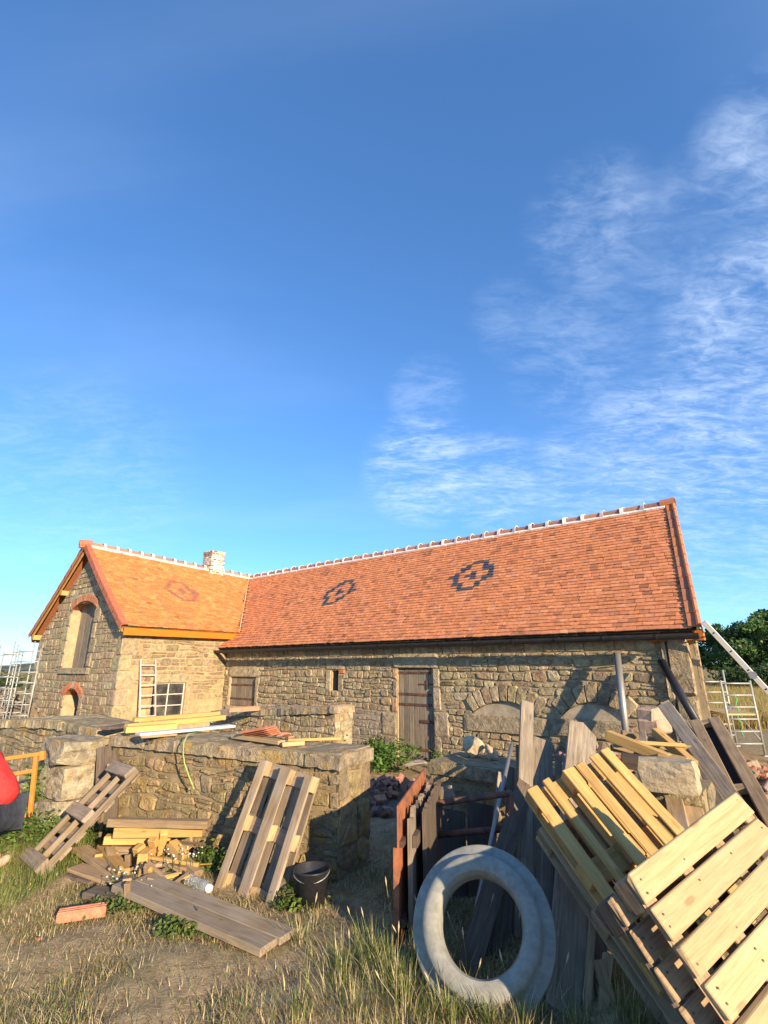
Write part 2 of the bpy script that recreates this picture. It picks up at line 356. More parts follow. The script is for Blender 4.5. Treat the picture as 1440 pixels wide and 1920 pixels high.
class Fr:                               # a wall plane: origin, along, outward
    def __init__(s, o, ux, un): s.o = np.asarray(o, float); s.ux = unit(ux); s.un = unit(un); s.uz = np.array([0, 0, 1.])
    def p(s, x, z, out=0.0): return s.o + s.ux*x + s.uz*z + s.un*out
FRONT = Fr(O0, BX, -BY); GABLE = Fr(O0-3.56*BY, BX, -BY); SIDE = Fr(O0-8.0*BX, BY, BX)
END0 = W(6.1, 0, 0); END1 = W(5.25, 6.4, 0); END = Fr(END0, END1-END0, np.cross(unit(END1-END0), (0, 0, 1)))

def wall_mesh(mb, fr, x0, x1, z0, z1, holes, reveal=.28, tint=(.4, .33, .24), top=None):
    """wall plane with rectangular openings and their reveals; top(x) clips the upper edge"""
    xs = sorted({x0, x1, *[h[0] for h in holes], *[h[1] for h in holes], *np.linspace(x0, x1, max(2, int((x1-x0)/.5)))}); xs = [x for x in xs if x0 <= x <= x1]
    zs = sorted({z0, z1, *[h[2] for h in holes], *[h[3] for h in holes]})
    for i in range(len(xs)-1):
        for j in range(len(zs)-1):
            cx, cz = (xs[i]+xs[i+1])/2, (zs[j]+zs[j+1])/2
            if any(h[0] < cx < h[1] and h[2] < cz < h[3] for h in holes): continue
            za, zb = zs[j], zs[j+1]; l, r_ = zb, zb
            if top:
                l, r_ = min(zb, top(xs[i])), min(zb, top(xs[i+1]))
                if l <= za and r_ <= za: continue
                l, r_ = max(l, za), max(r_, za)
            mb.quad(fr.p(xs[i], za), fr.p(xs[i+1], za), fr.p(xs[i+1], r_), fr.p(xs[i], l), tint)
    for h in holes:
        a, b_, c_, d = h
        for (xa, za, xb, zb) in ((a, c_, a, d), (b_, d, b_, c_), (a, d, b_, d), (b_, c_, a, c_)):
            mb.quad(fr.p(xa, za), fr.p(xb, zb), fr.p(xb, zb, -reveal), fr.p(xa, za, -reveal), tuple(q*1.05 for q in tint))
def clip(poly, n, d):                   # keep n.p <= d
    out = []
    for i in range(len(poly)):
        p, q = poly[i], poly[(i+1) % len(poly)]; a = n[0]*p[0]+n[1]*p[1]-d; b_ = n[0]*q[0]+n[1]*q[1]-d
        if a <= 0: out.append(p)
        if (a < 0 < b_) or (b_ < 0 < a): t = a/(a-b_); out.append((p[0]+(q[0]-p[0])*t, p[1]+(q[1]-p[1])*t))
    return out
def layout(x0, x1, z0, z1, w, h, gap, holes=(), top=None, jx=.32, jz=.26, keep=None, wvar=.45):
    """irregular coursed rubble: jittered courses cut into convex cells, kept clear of openings"""
    sites = []; z = z0; 
    while z < z1:
        hh = h*random.uniform(.75, 1.3); x = x0-random.uniform(0, w)
        while x < x1+w:
            ww = w*random.uniform(1-wvar, 1+wvar)
            sites.append((x+ww/2+random.uniform(-jx, jx)*w*.5, z+hh/2+random.uniform(-jz, jz)*hh)); x += ww
        z += hh
    sites = [s for s in sites if random.random() > .16]
    sites = [s for s in sites if not any(q[0]-.02 < s[0] < q[1]+.02 and q[2]-.02 < s[1] < q[3]+.02 for q in holes)]
    cells = []; ar = w/h*.8; S_ = np.array(sites)
    for i, (sx, sz) in enumerate(sites):
        if not (x0-.02 < sx < x1+.02 and z0-.02 < sz < z1+.02): continue
        if top and sz > top(sx)-.05: continue
        if keep and not keep(sx, sz): continue
        poly = [(x0, z0), (x1, z0), (x1, z1), (x0, z1)]
        dx = (S_[:, 0]-sx); dz = (S_[:, 1]-sz); dd = (dx/ar)**2+dz**2
        for j in np.argsort(dd)[1:22]:
            nx, nz = dx[j]/ar**2, dz[j]; l = math.hypot(nx, nz)
            mx, mz = sx+dx[j]/2, sz+dz[j]/2
            poly = clip(poly, (nx/l, nz/l), (nx*mx+nz*mz)/l-gap/2)
            if len(poly) < 3: break
        for q in holes:
            if len(poly) < 3: break
            e = [(q[0]-sx, (1, 0), q[0]), (sx-q[1], (-1, 0), -q[1]), (q[2]-sz, (0, 1), q[2]), (sz-q[3], (0, -1), -q[3])]
            e = max(e, key=lambda k: k[0]); poly = clip(poly, e[1], e[2]-gap*.3)
        if top and len(poly) >= 3:
            s1 = (top(sx+.05)-top(sx-.05))/.1; l = math.hypot(s1, 1); poly = clip(poly, (-s1/l, 1/l), (top(sx)-s1*sx)/l-.01)
        if len(poly) < 3: continue
        A = abs(sum(poly[k][0]*poly[(k+1) % len(poly)][1]-poly[(k+1) % len(poly)][0]*poly[k][1] for k in range(len(poly))))/2
        if A > w*h*.10: cells.append((poly, A))
    return cells
def courses(x0, x1, z0, z1, w, h, gap, holes=(), top=None, keep=None, wob=.25, wvar=.55, split=.22):
    """roughly coursed rubble: wavy courses cut into uneven four-sided stones, a few split in two"""
    cells = []; zs = [z0]
    while zs[-1] < z1: zs.append(zs[-1]+h*random.uniform(.65, 1.4))
    ph = [(random.uniform(0, 6.28), random.uniform(0, 6.28), random.uniform(.8, 1.6)) for _ in zs]
    def line(j, x): a, b_, f = ph[j]; return zs[j]+h*wob*(.6*math.sin(f*x*1.3/w*.35+a)+.4*math.sin(f*x*2.9/w*.35+b_))
    def put(poly):
        cx = sum(q[0] for q in poly)/len(poly); cz = sum(q[1] for q in poly)/len(poly)
        if any(q[0] < cx < q[1] and q[2] < cz < q[3] for q in holes): return
        if keep and not keep(cx, cz): return
        if top and cz > top(cx)-.03: return
        for q in ((x0, (-1, 0), -x0), (x1, (1, 0), x1), (z0, (0, -1), -z0), (z1, (0, 1), z1)): poly = clip(poly, q[1], q[2])
        for q in holes:
            if len(poly) < 3: return
            if max(p[0] for p in poly) < q[0] or min(p[0] for p in poly) > q[1] or max(p[1] for p in poly) < q[2] or min(p[1] for p in poly) > q[3]: continue
            e = max([(q[0]-cx, (1, 0), q[0]), (cx-q[1], (-1, 0), -q[1]), (q[2]-cz, (0, 1), q[2]), (cz-q[3], (0, -1), -q[3])], key=lambda k: k[0]); poly = clip(poly, e[1], e[2]-gap*.3)
        if top and len(poly) >= 3: s1 = (top(cx+.05)-top(cx-.05))/.1; l = math.hypot(s1, 1); poly = clip(poly, (-s1/l, 1/l), (top(cx)-s1*cx)/l-.01)
        if len(poly) < 3: return
        A = abs(sum(poly[k][0]*poly[(k+1) % len(poly)][1]-poly[(k+1) % len(poly)][0]*poly[k][1] for k in range(len(poly))))/2
        if A > w*h*.08: cells.append((poly, A))
    for j in range(len(zs)-1):
        x = x0-random.uniform(0, w); lean_ = random.uniform(-.15, .15)*h
        while x < x1:
            ww = w*random.uniform(1-wvar, 1+wvar)*(1.5 if random.random() < .1 else 1); ln2 = random.uniform(-.22, .22)*h; g = gap/2
            a0, a1, b0, b1 = x+lean_+g, x-lean_+g, x+ww+ln2-g, x+ww-ln2-g
            P = [(a0, line(j, a0)+g+random.uniform(0, .10)*h), (b0, line(j, b0)+g+random.uniform(0, .10)*h), (b1, line(j+1, b1)-g-random.uniform(0, .10)*h), (a1, line(j+1, a1)-g-random.uniform(0, .10)*h)]
            if random.random() < .45: m = ((P[0][0]+P[1][0])/2+random.uniform(-.2, .2)*ww, min(P[0][1], P[1][1])-random.uniform(-.02, .05)*h); P.insert(1, m)
            if random.random() < split:
                k = random.uniform(.35, .65); l_ = ((P[0][0]+P[-1][0])/2, P[0][1]+(P[-1][1]-P[0][1])*k); r_ = ((P[-3][0]+P[-2][0])/2, P[-3][1]+(P[-2][1]-P[-3][1])*(k+random.uniform(-.1, .1)))
                put(P[:-2]+[(r_[0], r_[1]-g), (l_[0], l_[1]-g)]); put([(l_[0], l_[1]+g), (r_[0], r_[1]+g), P[-2], P[-1]])
            else: put(P)
            x += ww; lean_ = ln2
    return cells
def stone_geo(poly, fr, prot, back=-.03, cut=.15):
    pts = []
    for i in range(len(poly)):
        p, q = np.array(poly[i]), np.array(poly[(i+1) % len(poly)]); c_ = cut*random.uniform(.6, 1.3)
        if np.linalg.norm(q-p) < .025: pts.append((p+q)/2); continue
        pts.append(p+(q-p)*c_); pts.append(q-(q-p)*c_)
    pts = np.array(pts); n = len(pts); c_ = pts.mean(0); k = random.uniform(.80, .92)
    in_ = c_+(pts-c_)*k+rng.normal(0, .004, pts.shape); tl = rng.normal(0, .12, 2)*prot/.1
    V = [fr.p(x, z, back) for x, z in pts]+[fr.p(x, z, prot*random.uniform(.35, .6)) for x, z in pts]
    V += [fr.p(x, z, prot*random.uniform(.88, 1.12)+float(np.dot(tl, (x-c_[0], z-c_[1])))*.1) for x, z in in_]+[fr.p(*c_, prot*random.uniform(.95, 1.15))]
    F = []
    for r_ in (0, 1):
        for i in range(n): F.append((r_*n+i, r_*n+(i+1) % n, (r_+1)*n+(i+1) % n, (r_+1)*n+i))
    F += [(2*n+i, 2*n+(i+1) % n, 3*n) for i in range(n)]
    return V, F
def box_poly(x0, x1, z0, z1, j=.012): return [(x0+random.uniform(-j, j), z0+random.uniform(-j, j)), (x1+random.uniform(-j, j), z0+random.uniform(-j, j)), (x1+random.uniform(-j, j), z1+random.uniform(-j, j)), (x0+random.uniform(-j, j), z1+random.uniform(-j, j))]
def pal(cols, var=.18):
    c_ = random.choice(cols); k = random.uniform(1-var, 1+var); return tuple(max(.01, q*k*random.uniform(.95, 1.05)) for q in c_)
HIDE = [(0, 690, 1385, 1920), (690, 1440, 1440, 1920), (1030, 1300, 1375, 1920), (185, 450, 1350, 1920)]
def seen(P):
    u, v, fw = proj(P)
    return fw > 0 and -20 < u < 1460 and -20 < v < 1940 and not any(a < u < b and c_ < v < d for a, b, c_, d in HIDE), fw
class Pieces:
    """stones of a thing: the largest in view become parts of their own, the rest one joined part"""
    def __init__(s): s.q = []
    def add(s, V, F, tint, parent, area, hidden=False, name='stone', mat=None):
        ok, fw = seen(np.mean(V, 0)); s.q.append(((0 if hidden or not ok else area/fw**2), V, F, tint, parent, name, mat))
    def flush(s, limit, rest_name, mat, rest_parent):
        s.q.sort(key=lambda k: -k[0]); rest = {}
        for i, (sco, V, F, t, par, nm, mt) in enumerate(s.q):
            if i < limit and sco > 0: mb = MB(); mb.add(V, F, t); mb.build(nm, mt or mat, par, smooth=False)
            else: rest.setdefault((par.name, (mt or mat).name), [par, MB(), mt or mat])[1].add(V, F, t)
        for par, mb, mt in rest.values(): mb.build(rest_name, mt, par, kind='stuff')
BST = Pieces()

GREYS = [(.43, .335, .195), (.38, .295, .175), (.47, .37, .215), (.40, .31, .18), (.34, .27, .165), (.40, .285, .16), (.48, .39, .235)]
WARM = [(.37, .275, .155), (.41, .31, .18), (.31, .23, .13), (.38, .29, .175), (.27, .2, .12)]
def rect(p0, p1, f=fa, d=None):
    a = f(*p0) if d is None else f(*p0, d); b_ = f(*p1) if d is None else f(*p1, d); return (min(a[0], b_[0]), max(a[0], b_[0]), min(a[1], b_[1]), max(a[1], b_[1]))
# ---------- openings on the front wall (along, along, bottom, top)
door_h = rect((745, 1253), (816, 1425)); door_h = (door_h[0], door_h[1], -.2, door_h[3])
shut_h = rect((433, 1269), (477, 1326)); slit_h = rect((622, 1257), (634, 1295))
a1l, a1r = fa(889, 1333)[0], fa(1010, 1334)[0]; a1z = fa(889, 1334)[1]; a1c = fa(945, 1316)[1]
a2l, a2r = fa(1056, 1338)[0], fa(1176, 1336)[0]; a2z = fa(1056, 1339)[1]; a2c = fa(1112, 1318)[1]
arch_h = [(a1l, a1r, a1z-.02, a1c), (a2l, a2r, a2z-.02, a2c)]
win_h = rect((288, 1281), (342, 1343), wa)
op_h = rect((136, 1150), (172, 1250), fa, -3.56); op_h = (op_h[0]-.02, op_h[1]-.42, 1.9, op_h[3]+.1)
so_h = (-11.65, -10.45, .2, 1.13)
G_APEX, G_HALF, G_MID = 5.92, 3.5, -11.5
gtop = lambda x: 5.75-abs(x-G_MID)*.80
wallm = {}
def mk_wall(name, fr, x0, x1, z0, z1, holes, tint, mat, top=None, reveal=.28):
    mb = MB(); wall_mesh(mb, fr, x0, x1, z0, z1, holes, reveal, tint, top); wallm[name] = mb.build(name, mat, barn, recalc=False); return wallm[name]
w_front = mk_wall('front_wall', FRONT, -8.0, 6.1, -.4, 2.75, [door_h, shut_h, slit_h], (.38, .295, .175), M_MORTAR)
w_side = mk_wall('wing_side_wall', SIDE, -3.56, 0.3, -.4, 3.1, [win_h], (.42, .305, .165), M_RENDER)
w_gable = mk_wall('wing_gable_wall', GABLE, -15.0, -8.0, -.4, 5.8, [(*op_h[:3], op_h[3]+.2), (*so_h[:3], so_h[3]+.08)], (.40, .315, .19), M_MORTAR, gtop, .45)
w_end = mk_wall('end_gable_wall', END, 0, 6.45, -.4, 2.6, [], (.50, .40, .27), M_MORTAR)
mb = MB()   # unseen back and inner walls close the volume
for p, q, z in ((W(5.25, 6.4, 0), W(-15, 6.4, 0), 2.7), (W(-15, 6.4, 0), W(-15, -3.56, 0), 2.9)):
    mb.quad(p-np.array([0, 0, .4]), q-np.array([0, 0, .4]), q+np.array([0, 0, z]), p+np.array([0, 0, z]), (.4, .33, .24))
mb.add([W(6.1, 0, 2.6), W(5.25, 6.4, 2.6), W(5.66, 3.22, 5.6)], [(0, 1, 2)], (.45, .36, .25))
mb.build('back_wall', M_MORTAR, barn, recalc=False)
# ---------- dressed stones round the openings
def block(fr, x0, x1, z0, z1, prot, tint, par, cut=.06, mat=None): V, F = stone_geo(box_poly(x0, x1, z0, z1), fr, prot, cut=cut); BST.add(V, F, tint, par, (x1-x0)*(z1-z0), mat=mat)
dressed = []
def dress(fr, x0, x1, z0, z1, prot, tint, par, cut=.06): block(fr, x0, x1, z0, z1, prot, tint, par, cut); return (x0, x1, z0, z1)
pale = (.46, .37, .23)
F_ob = [door_h, shut_h, slit_h]+[(q[0]-.05, q[1]+.05, q[2]-.05, q[3]+.02) for q in arch_h]
F_ob.append(dress(FRONT, door_h[0]-.14, door_h[1]+.16, door_h[3]+.01, door_h[3]+.34, .035, (.44, .355, .22), w_front, .03))
for z0, z1, w_ in ((1.45, door_h[3], .2), (.95, 1.44, .2), (.38, .94, .42), (-.2, .37, .2)):
    F_ob.append(dress(FRONT, door_h[1]+.015, door_h[1]+w_, z0+.01, z1-.01, .04, pal([pale, (.40, .325, .20)], .08), w_front))
for z0, z1, w_, t_ in ((1.62, door_h[3], .13, (.50, .31, .17)), (1.2, 1.6, .12, (.33, .24, .17)), (.85, 1.18, .16, (.5, .3, .17)), (.3, .84, .5, (.42, .34, .21)), (-.2, .29, .4, (.38, .3, .19))):
    F_ob.append(dress(FRONT, door_h[0]-w_, door_h[0]-.012, z0+.01, z1-.01, .03, t_, w_front))
F_ob.append(dress(FRONT, shut_h[0]-.12, shut_h[1]+.14, shut_h[3]+.01, shut_h[3]+.34, .035, (.48, .385, .24), w_front, .12))
F_ob.append(dress(FRONT, shut_h[0]-.1, shut_h[0]-.01, shut_h[2], shut_h[3], .03, pale, w_front)); F_ob.append(dress(FRONT, shut_h[1]+.01, shut_h[1]+.17, shut_h[2], shut_h[3], .035, pale, w_front))
F_ob.append(dress(FRONT, shut_h[0]-.15, shut_h[1]+.2, shut_h[2]-.16, shut_h[2]-.01, .06, (.46, .37, .25), w_front))
F_ob.append(dress(FRONT, slit_h[0]-.2, slit_h[0]-.01, slit_h[2]-.02, slit_h[3], .035, (.48, .385, .24), w_front)); F_ob.append(dress(FRONT, slit_h[1]+.01, slit_h[1]+.24, slit_h[3]-.08, slit_h[3]+.02, .03, (.52, .19, .09), w_front))
F_ob.append(dress(FRONT, slit_h[1]+.01, slit_h[1]+.18, slit_h[2]-.02, slit_h[3]-.1, .03, (.38, .3, .185), w_front)); F_ob.append(dress(FRONT, slit_h[0]-.24, slit_h[1]+.22, slit_h[3]+.03, slit_h[3]+.2, .03, (.40, .32, .2), w_front, .1))
# long slabs under the two blind arches and the course under the eave
s1 = (fa(871, 1340)[0], fa(1026, 1340)[0], fa(871, 1369)[1], fa(871, 1338)[1]); s2 = (fa(1030, 1350)[0], fa(1178, 1350)[0], fa(1030, 1378)[1], fa(1030, 1344)[1])
F_ob.append(dress(FRONT, s1[0], s1[1], s1[2], s1[3], .06, (.38, .305, .19), w_front, .02)); F_ob.append(dress(FRONT, s2[0], s2[1], s2[2], s2[3]-.02, .055, (.36, .29, .18), w_front, .02))
x = -7.9
while x < 5.9:
    w_ = random.uniform(.32, .6); q = (x, min(x+w_-.02, 5.9), 2.22, 2.5)
    if not (door_h[0]-.2 < x < door_h[1]+.2 and door_h[3]+.3 > 2.2): dress(FRONT, *q, .03, pal(GREYS, .12), w_front)
    x += w_
# the two blind arches: voussoirs over recessed panels
mbp = MB()
for (x0, x1, zs_, zc) in arch_h:
    n_ = 9 if x0 == a1l else 7; c_ = (x0+x1)/2; hw = (x1-x0)/2; rise = zc-zs_; Rr = (hw*hw+rise*rise)/(2*rise); cz = zc-Rr; t1 = math.asin(hw/Rr); dep = .36
    for i in range(0, n_):
        ta, tb = -t1+2*t1*i/n_, -t1+2*t1*(i+1)/n_; g_ = .006/Rr; d0, d1 = dep*random.uniform(.85, 1.1), dep*random.uniform(.85, 1.1)
        if i in (-2, n_+1): d0, d1 = d0*.7, d1*.7
        poly = [(c_+(Rr+.01)*math.sin(ta+g_), cz+(Rr+.01)*math.cos(ta+g_)), (c_+(Rr+.01)*math.sin(tb-g_), cz+(Rr+.01)*math.cos(tb-g_)), (c_+(Rr+d1)*math.sin(tb-g_), cz+(Rr+d1)*math.cos(tb-g_)), (c_+(Rr+d0)*math.sin(ta+g_), cz+(Rr+d0)*math.cos(ta+g_))]
        V, F = stone_geo(poly[::-1], FRONT, .046, cut=.12); BST.add(V, F, pal(GREYS, .14), w_front, .09)
    arc = [(c_+Rr*math.sin(t), cz+Rr*math.cos(t)) for t in np.linspace(-t1, t1, 14)]
    mbp.prism([(x0, zs_-.06), (x1, zs_-.06)]+arc[::-1], .004, FRONT.p(0, 0), FRONT.ux, FRONT.uz, FRONT.un, (.42, .345, .24))
    for i in range(len(arc)-1):                    # shade right under the ring of stones, put in as dark-tinted strips
        (xa, za), (xb, zb) = arc[i], arc[i+1]; mbp.quad(FRONT.p(xa, za-.0, .055), FRONT.p(xb, zb, .055), FRONT.p(xb, zb-.005, .0), FRONT.p(xa, za-.005, 0), (.2, .17, .13))
mbp.build('blind_arch_panel', M_RENDER, barn)
for poly, A in courses(-7.95, 5.55, -.25, 2.2, .25, .15, .016, F_ob): 
    low = poly[0][0] < 0 and np.mean([q[1] for q in poly]) < .9
    V, F = stone_geo(poly, FRONT, random.uniform(.008, .022) if low else random.uniform(.014, .042), cut=.2); BST.add(V, F, pal([(.40, .34, .26), (.36, .3, .23)] if low else GREYS, .16), w_front, A)
# the corner post of dressed stones and the end wall behind it
for z0, z1 in ((-.3, .62), (.64, 1.42), (1.44, 2.42)): block(FRONT, 5.66, 6.0, z0, z1, .12, pal([(.38, .315, .19)], .08), w_front, .04, M_OLDSTONE)
for z0, z1 in ((-.3, .5), (.52, 1.3), (1.32, 2.4)): block(FRONT, 5.56, 5.645, z0, z1, .10, (.44, .35, .23), w_front, .04)
for poly, A in layout(0, 6.4, -.3, 2.55, .3, .2, .025): V, F = stone_geo(poly, END, random.uniform(.01, .03)); BST.add(V, F, pal(WARM, .12), w_end, A*.15)
for i in range(14):
    z = 1.05+i*.082; V, F = stone_geo(box_poly(.9+.03*(i % 2), 1.5, z, z+.066, .004), END, .03, cut=.05); BST.add(V, F, pal([(.36, .14, .075)], .2), w_end, .005, name='brick', mat=M_BRICK)
# ---------- wing side wall: flush rubble above, smooth lime render below
S_ob = [win_h]
S_ob.append(dress(SIDE, win_h[0]-.12, win_h[1]+.14, win_h[3]+.01, win_h[3]+.26, .02, (.42, .32, .185), w_side, .25))
S_ob.append(dress(SIDE, win_h[1]+.012, win_h[1]+.22, win_h[2]-.05, win_h[3], .018, (.43, .325, .19), w_side)); S_ob.append(dress(SIDE, win_h[0]-.12, win_h[0]-.012, win_h[2]-.05, win_h[3], .018, (.43, .33, .19), w_side))
for i, (z0, z1) in enumerate(((-.3, .35), (.36, .85), (.86, 1.3), (1.31, 1.8), (1.81, 2.25), (2.26, 2.85))): S_ob.append(dress(SIDE, -3.56, -3.56+(.5 if i % 2 else .32), z0, z1-.01, .02, pal([(.41, .315, .185)], .07), w_side, .03))
for poly, A in courses(-3.5, .2, -.3, 2.95, .36, .17, .03, S_ob, keep=lambda x, z: z > 1.35+.35*math.sin(x*2.1) or (x > -.9 and z > .9) and random.random() < .9):
    V, F = stone_geo(poly, SIDE, random.uniform(.012, .03)); BST.add(V, F, pal(WARM+[(.28, .21, .13)], .14), w_side, A)
# ---------- wing gable wall: squared coursed stones, brick arches
G_ob = [op_h, so_h, (op_h[0]-.25, op_h[1]+.25, op_h[3], op_h[3]+.33), (so_h[0]-.2, so_h[1]+.2, so_h[3], so_h[3]+.2)]
G_ob.append(dress(GABLE, op_h[0]-.3, op_h[1]+.3, op_h[2]-.2, op_h[2]-.01, .07, (.44, .355, .22), w_gable, .03))
for k, (z0, z1) in enumerate(((1.92, 2.35), (2.36, 2.8), (2.81, 3.3), (3.31, 3.75))):
    G_ob.append(dress(GABLE, op_h[0]-(.3 if k % 2 else .5), op_h[0]-.012, z0, z1-.01, .035, pal([(.45, .36, .22)], .1), w_gable)); G_ob.append(dress(GABLE, op_h[1]+.012, op_h[1]+(.45 if k % 2 else .28), z0, z1-.01, .035, pal([(.40, .32, .20)], .1), w_gable))
for z0, z1 in ((.2, .65), (.66, 1.1)):
    G_ob.append(dress(GABLE, so_h[0]-.3, so_h[0]-.012, z0, z1-.01, .03, pal([(.44, .355, .22)], .1), w_gable)); G_ob.append(dress(GABLE, so_h[1]+.012, so_h[1]+.3, z0, z1-.01, .03, pal([(.40, .32, .2)], .1), w_gable))
for i, (z0, z1) in enumerate(((-.3, .35), (.36, .85), (.86, 1.3), (1.31, 1.8), (1.81, 2.25), (2.26, 2.8))):
    G_ob.append(dress(GABLE, -8-(.28 if i % 2 else .5), -8.0, z0, z1-.01, .03, pal([(.41, .33, .205)], .07), w_gable)); G_ob.append(dress(GABLE, -15.0, -15+(.5 if i % 2 else .32), z0, z1-.01, .035, pal([(.44, .355, .22)], .07), w_gable))
for poly, A in courses(-14.95, -8.05, -.3, 5.6, .36, .19, .018, G_ob, top=gtop, wob=.12, split=.15):
    V, F = stone_geo(poly, GABLE, random.uniform(.010, .03), cut=.16); BST.add(V, F, pal(GREYS, .14), w_gable, A*.55)
def brick_arch(fr, x0, x1, zs_, rise, dep, n_, par, tint, key=False):
    c_ = (x0+x1)/2; hw = (x1-x0)/2; Rr = (hw*hw+rise*rise)/(2*rise); cz = zs_+rise-Rr; t1 = math.asin(hw/Rr)
    for i in range(n_):
        ta, tb = -t1+2*t1*i/n_, -t1+2*t1*(i+1)/n_; g_ = .004/Rr; kk = key and i in (n_//2, n_//2-1, n_//2+1)
        poly = [(c_+Rr*math.sin(ta+g_), cz+Rr*math.cos(ta+g_)), (c_+Rr*math.sin(tb-g_), cz+Rr*math.cos(tb-g_)), (c_+(Rr+dep)*math.sin(tb-g_), cz+(Rr+dep)*math.cos(tb-g_)), (c_+(Rr+dep)*math.sin(ta+g_), cz+(Rr+dep)*math.cos(ta+g_))][::-1]
        V, F = stone_geo(poly, fr, .05, cut=.08, back=-.3); BST.add(V, F, (.34, .30, .24) if kk else pal([tint], .15), par, .004, name='brick', mat=M_BRICK)
    # masonry between the rectangular head of the opening and the curve
    mb = MB(); arc = [(c_+Rr*math.sin(t), cz+Rr*math.cos(t)) for t in np.linspace(-t1, t1, 14)]
    for sg in (arc[:7], arc[6:]):
        pass
    return arc
brick_arch(GABLE, op_h[0]-.06, op_h[1]+.06, op_h[3]-.02, .26, .24, 20, w_gable, (.42, .18, .10))
brick_arch(GABLE, so_h[0]-.05, so_h[1]+.05, so_h[3]-.14, .26, .22, 22, w_gable, (.46, .17, .085), True)
BST.flush(300, 'small_stones', M_STONE, barn)
# ================================================================ roofs
RZ, RD = 5.8, 3.22                       # ridge height and depth of the main range
EZ, ED = 2.53, -.35                      # eave
WRZ0, WRZ1, WRA = 6.08, 5.84, -11.55      # wing ridge height at the gable and at the junction, its position
WEZ, WEA = 3.06, -7.68                   # wing eave
def main_pt(a, t, out=0.0):              # t 0 eave .. 1 ridge
    z = EZ+(RZ-EZ)*t-.07*math.sin(math.pi*t); d = ED+(RD-ED)*t
    nz = np.array([0, -(RZ-EZ), RD-ED]); nz = nz/np.linalg.norm(nz); q = np.array([a, d, z])+nz*out; return W(*q)
def wing_pt(d, t, out=0.0, side=1):
    rz = WRZ0+(WRZ1-WRZ0)*(d+3.85)/(RD+3.85); z = WEZ+(rz-WEZ)*t-.06*math.sin(math.pi*t); half = WEA-WRA
    a = WRA+side*half*(1-t); nz = np.array([side*(rz-WEZ), 0, half]); nz = nz/np.linalg.norm(nz); return W(*(np.array([a, d, z])+nz*out))
LM = math.hypot(RZ-EZ, RD-ED); LW = math.hypot(WRZ0-WEZ, WEA-WRA)
def right_edge(t): return 6.2+(5.68-6.2)*t
def left_edge(t):                        # valley (above the wing eave) or the wing wall (below it)
    z = EZ+(RZ-EZ)*t
    if z <= WEZ: return -8.35
    k = (z-WEZ)/(RZ-WEZ); return WEA+(WRA-WEA)*k
roof = MB(); nt_ = 14
def strip(mb, f, lo, hi, out, tint):
    for i in range(nt_):
        t0, t1 = i/nt_, (i+1)/nt_; mb.quad(f(lo(t0), t0, out), f(hi(t0), t0, out), f(hi(t1), t1, out), f(lo(t1), t1, out), tint)
strip(roof, main_pt, lambda t: left_edge(t) if t > .2 else -8.0, right_edge, -.03, (.12, .08, .05))
def wing_far(t): zz = WEZ+(RZ-WEZ)*t; return ED+(RD-ED)*(zz-EZ)/(RZ-EZ)
strip(roof, wing_pt, lambda t: -3.8, lambda t: min(wing_far(t), RD), -.03, (.12, .08, .05))
strip(roof, lambda d, t, o: wing_pt(d, t, o, -1), lambda t: -3.8, lambda t: 6.4, -.01, (.45, .17, .08))
roof.quad(W(5.66, RD, RZ), W(WRA, RD, RZ), W(WRA, 6.8, EZ), W(5.2, 6.8, EZ), (.45, .17, .08))
roof.quad(W(WRA, RD, WRZ1), W(WRA, 6.4, WRZ1), W(-15.4, 6.4, WEZ), W(-15.4, RD, WEZ), (.45, .17, .08))
roof_o = roof.build('roof', M_TILE, barn, recalc=False)

TILE_C = [(.66, .26, .105), (.64, .245, .10), (.69, .28, .12), (.62, .24, .10), (.66, .275, .13), (.60, .23, .11)]
TILE_W = [(.66, .27, .085), (.62, .24, .075), (.70, .30, .10), (.60, .22, .08)]
SLATE = (.075, .078, .09)
def tile_geo(f, x, t, dt, w, ln, lift, jr):
    """one plain tile: lower edge at t, ln long up the slope, w wide"""
    t1 = min(t+ln/dt, 1.0); e = [random.uniform(-jr, jr) for _ in range(4)]; th = .02
    lo, hi = lift, .004
    b = [(x-w/2, t+e[0], lo), (x+w/2, t+e[1], lo+e[2]*dt*.6), (x+w/2, t1, hi), (x-w/2, t1, hi)]
    V = [f(p, q, o) for p, q, o in b]+[f(p, q, o-th) for p, q, o in b]
    return V, [(0, 1, 2, 3), (7, 6, 5, 4), (0, 4, 5, 1), (1, 5, 6, 2), (2, 6, 7, 3), (3, 7, 4, 0)]
EXPO, TW = .128, .178
def motif(x, j, mx, mj):
    dx, dj = abs(x-mx)/TW, abs(j-mj)
    if dj > 5: return False
    hw = 3.3*(1-dj/7.2)
    return (abs(dx-hw) < .66) or (dj == 5 and dx < 1.3) or (dj <= 1 and dx < 1.05-.5*dj)
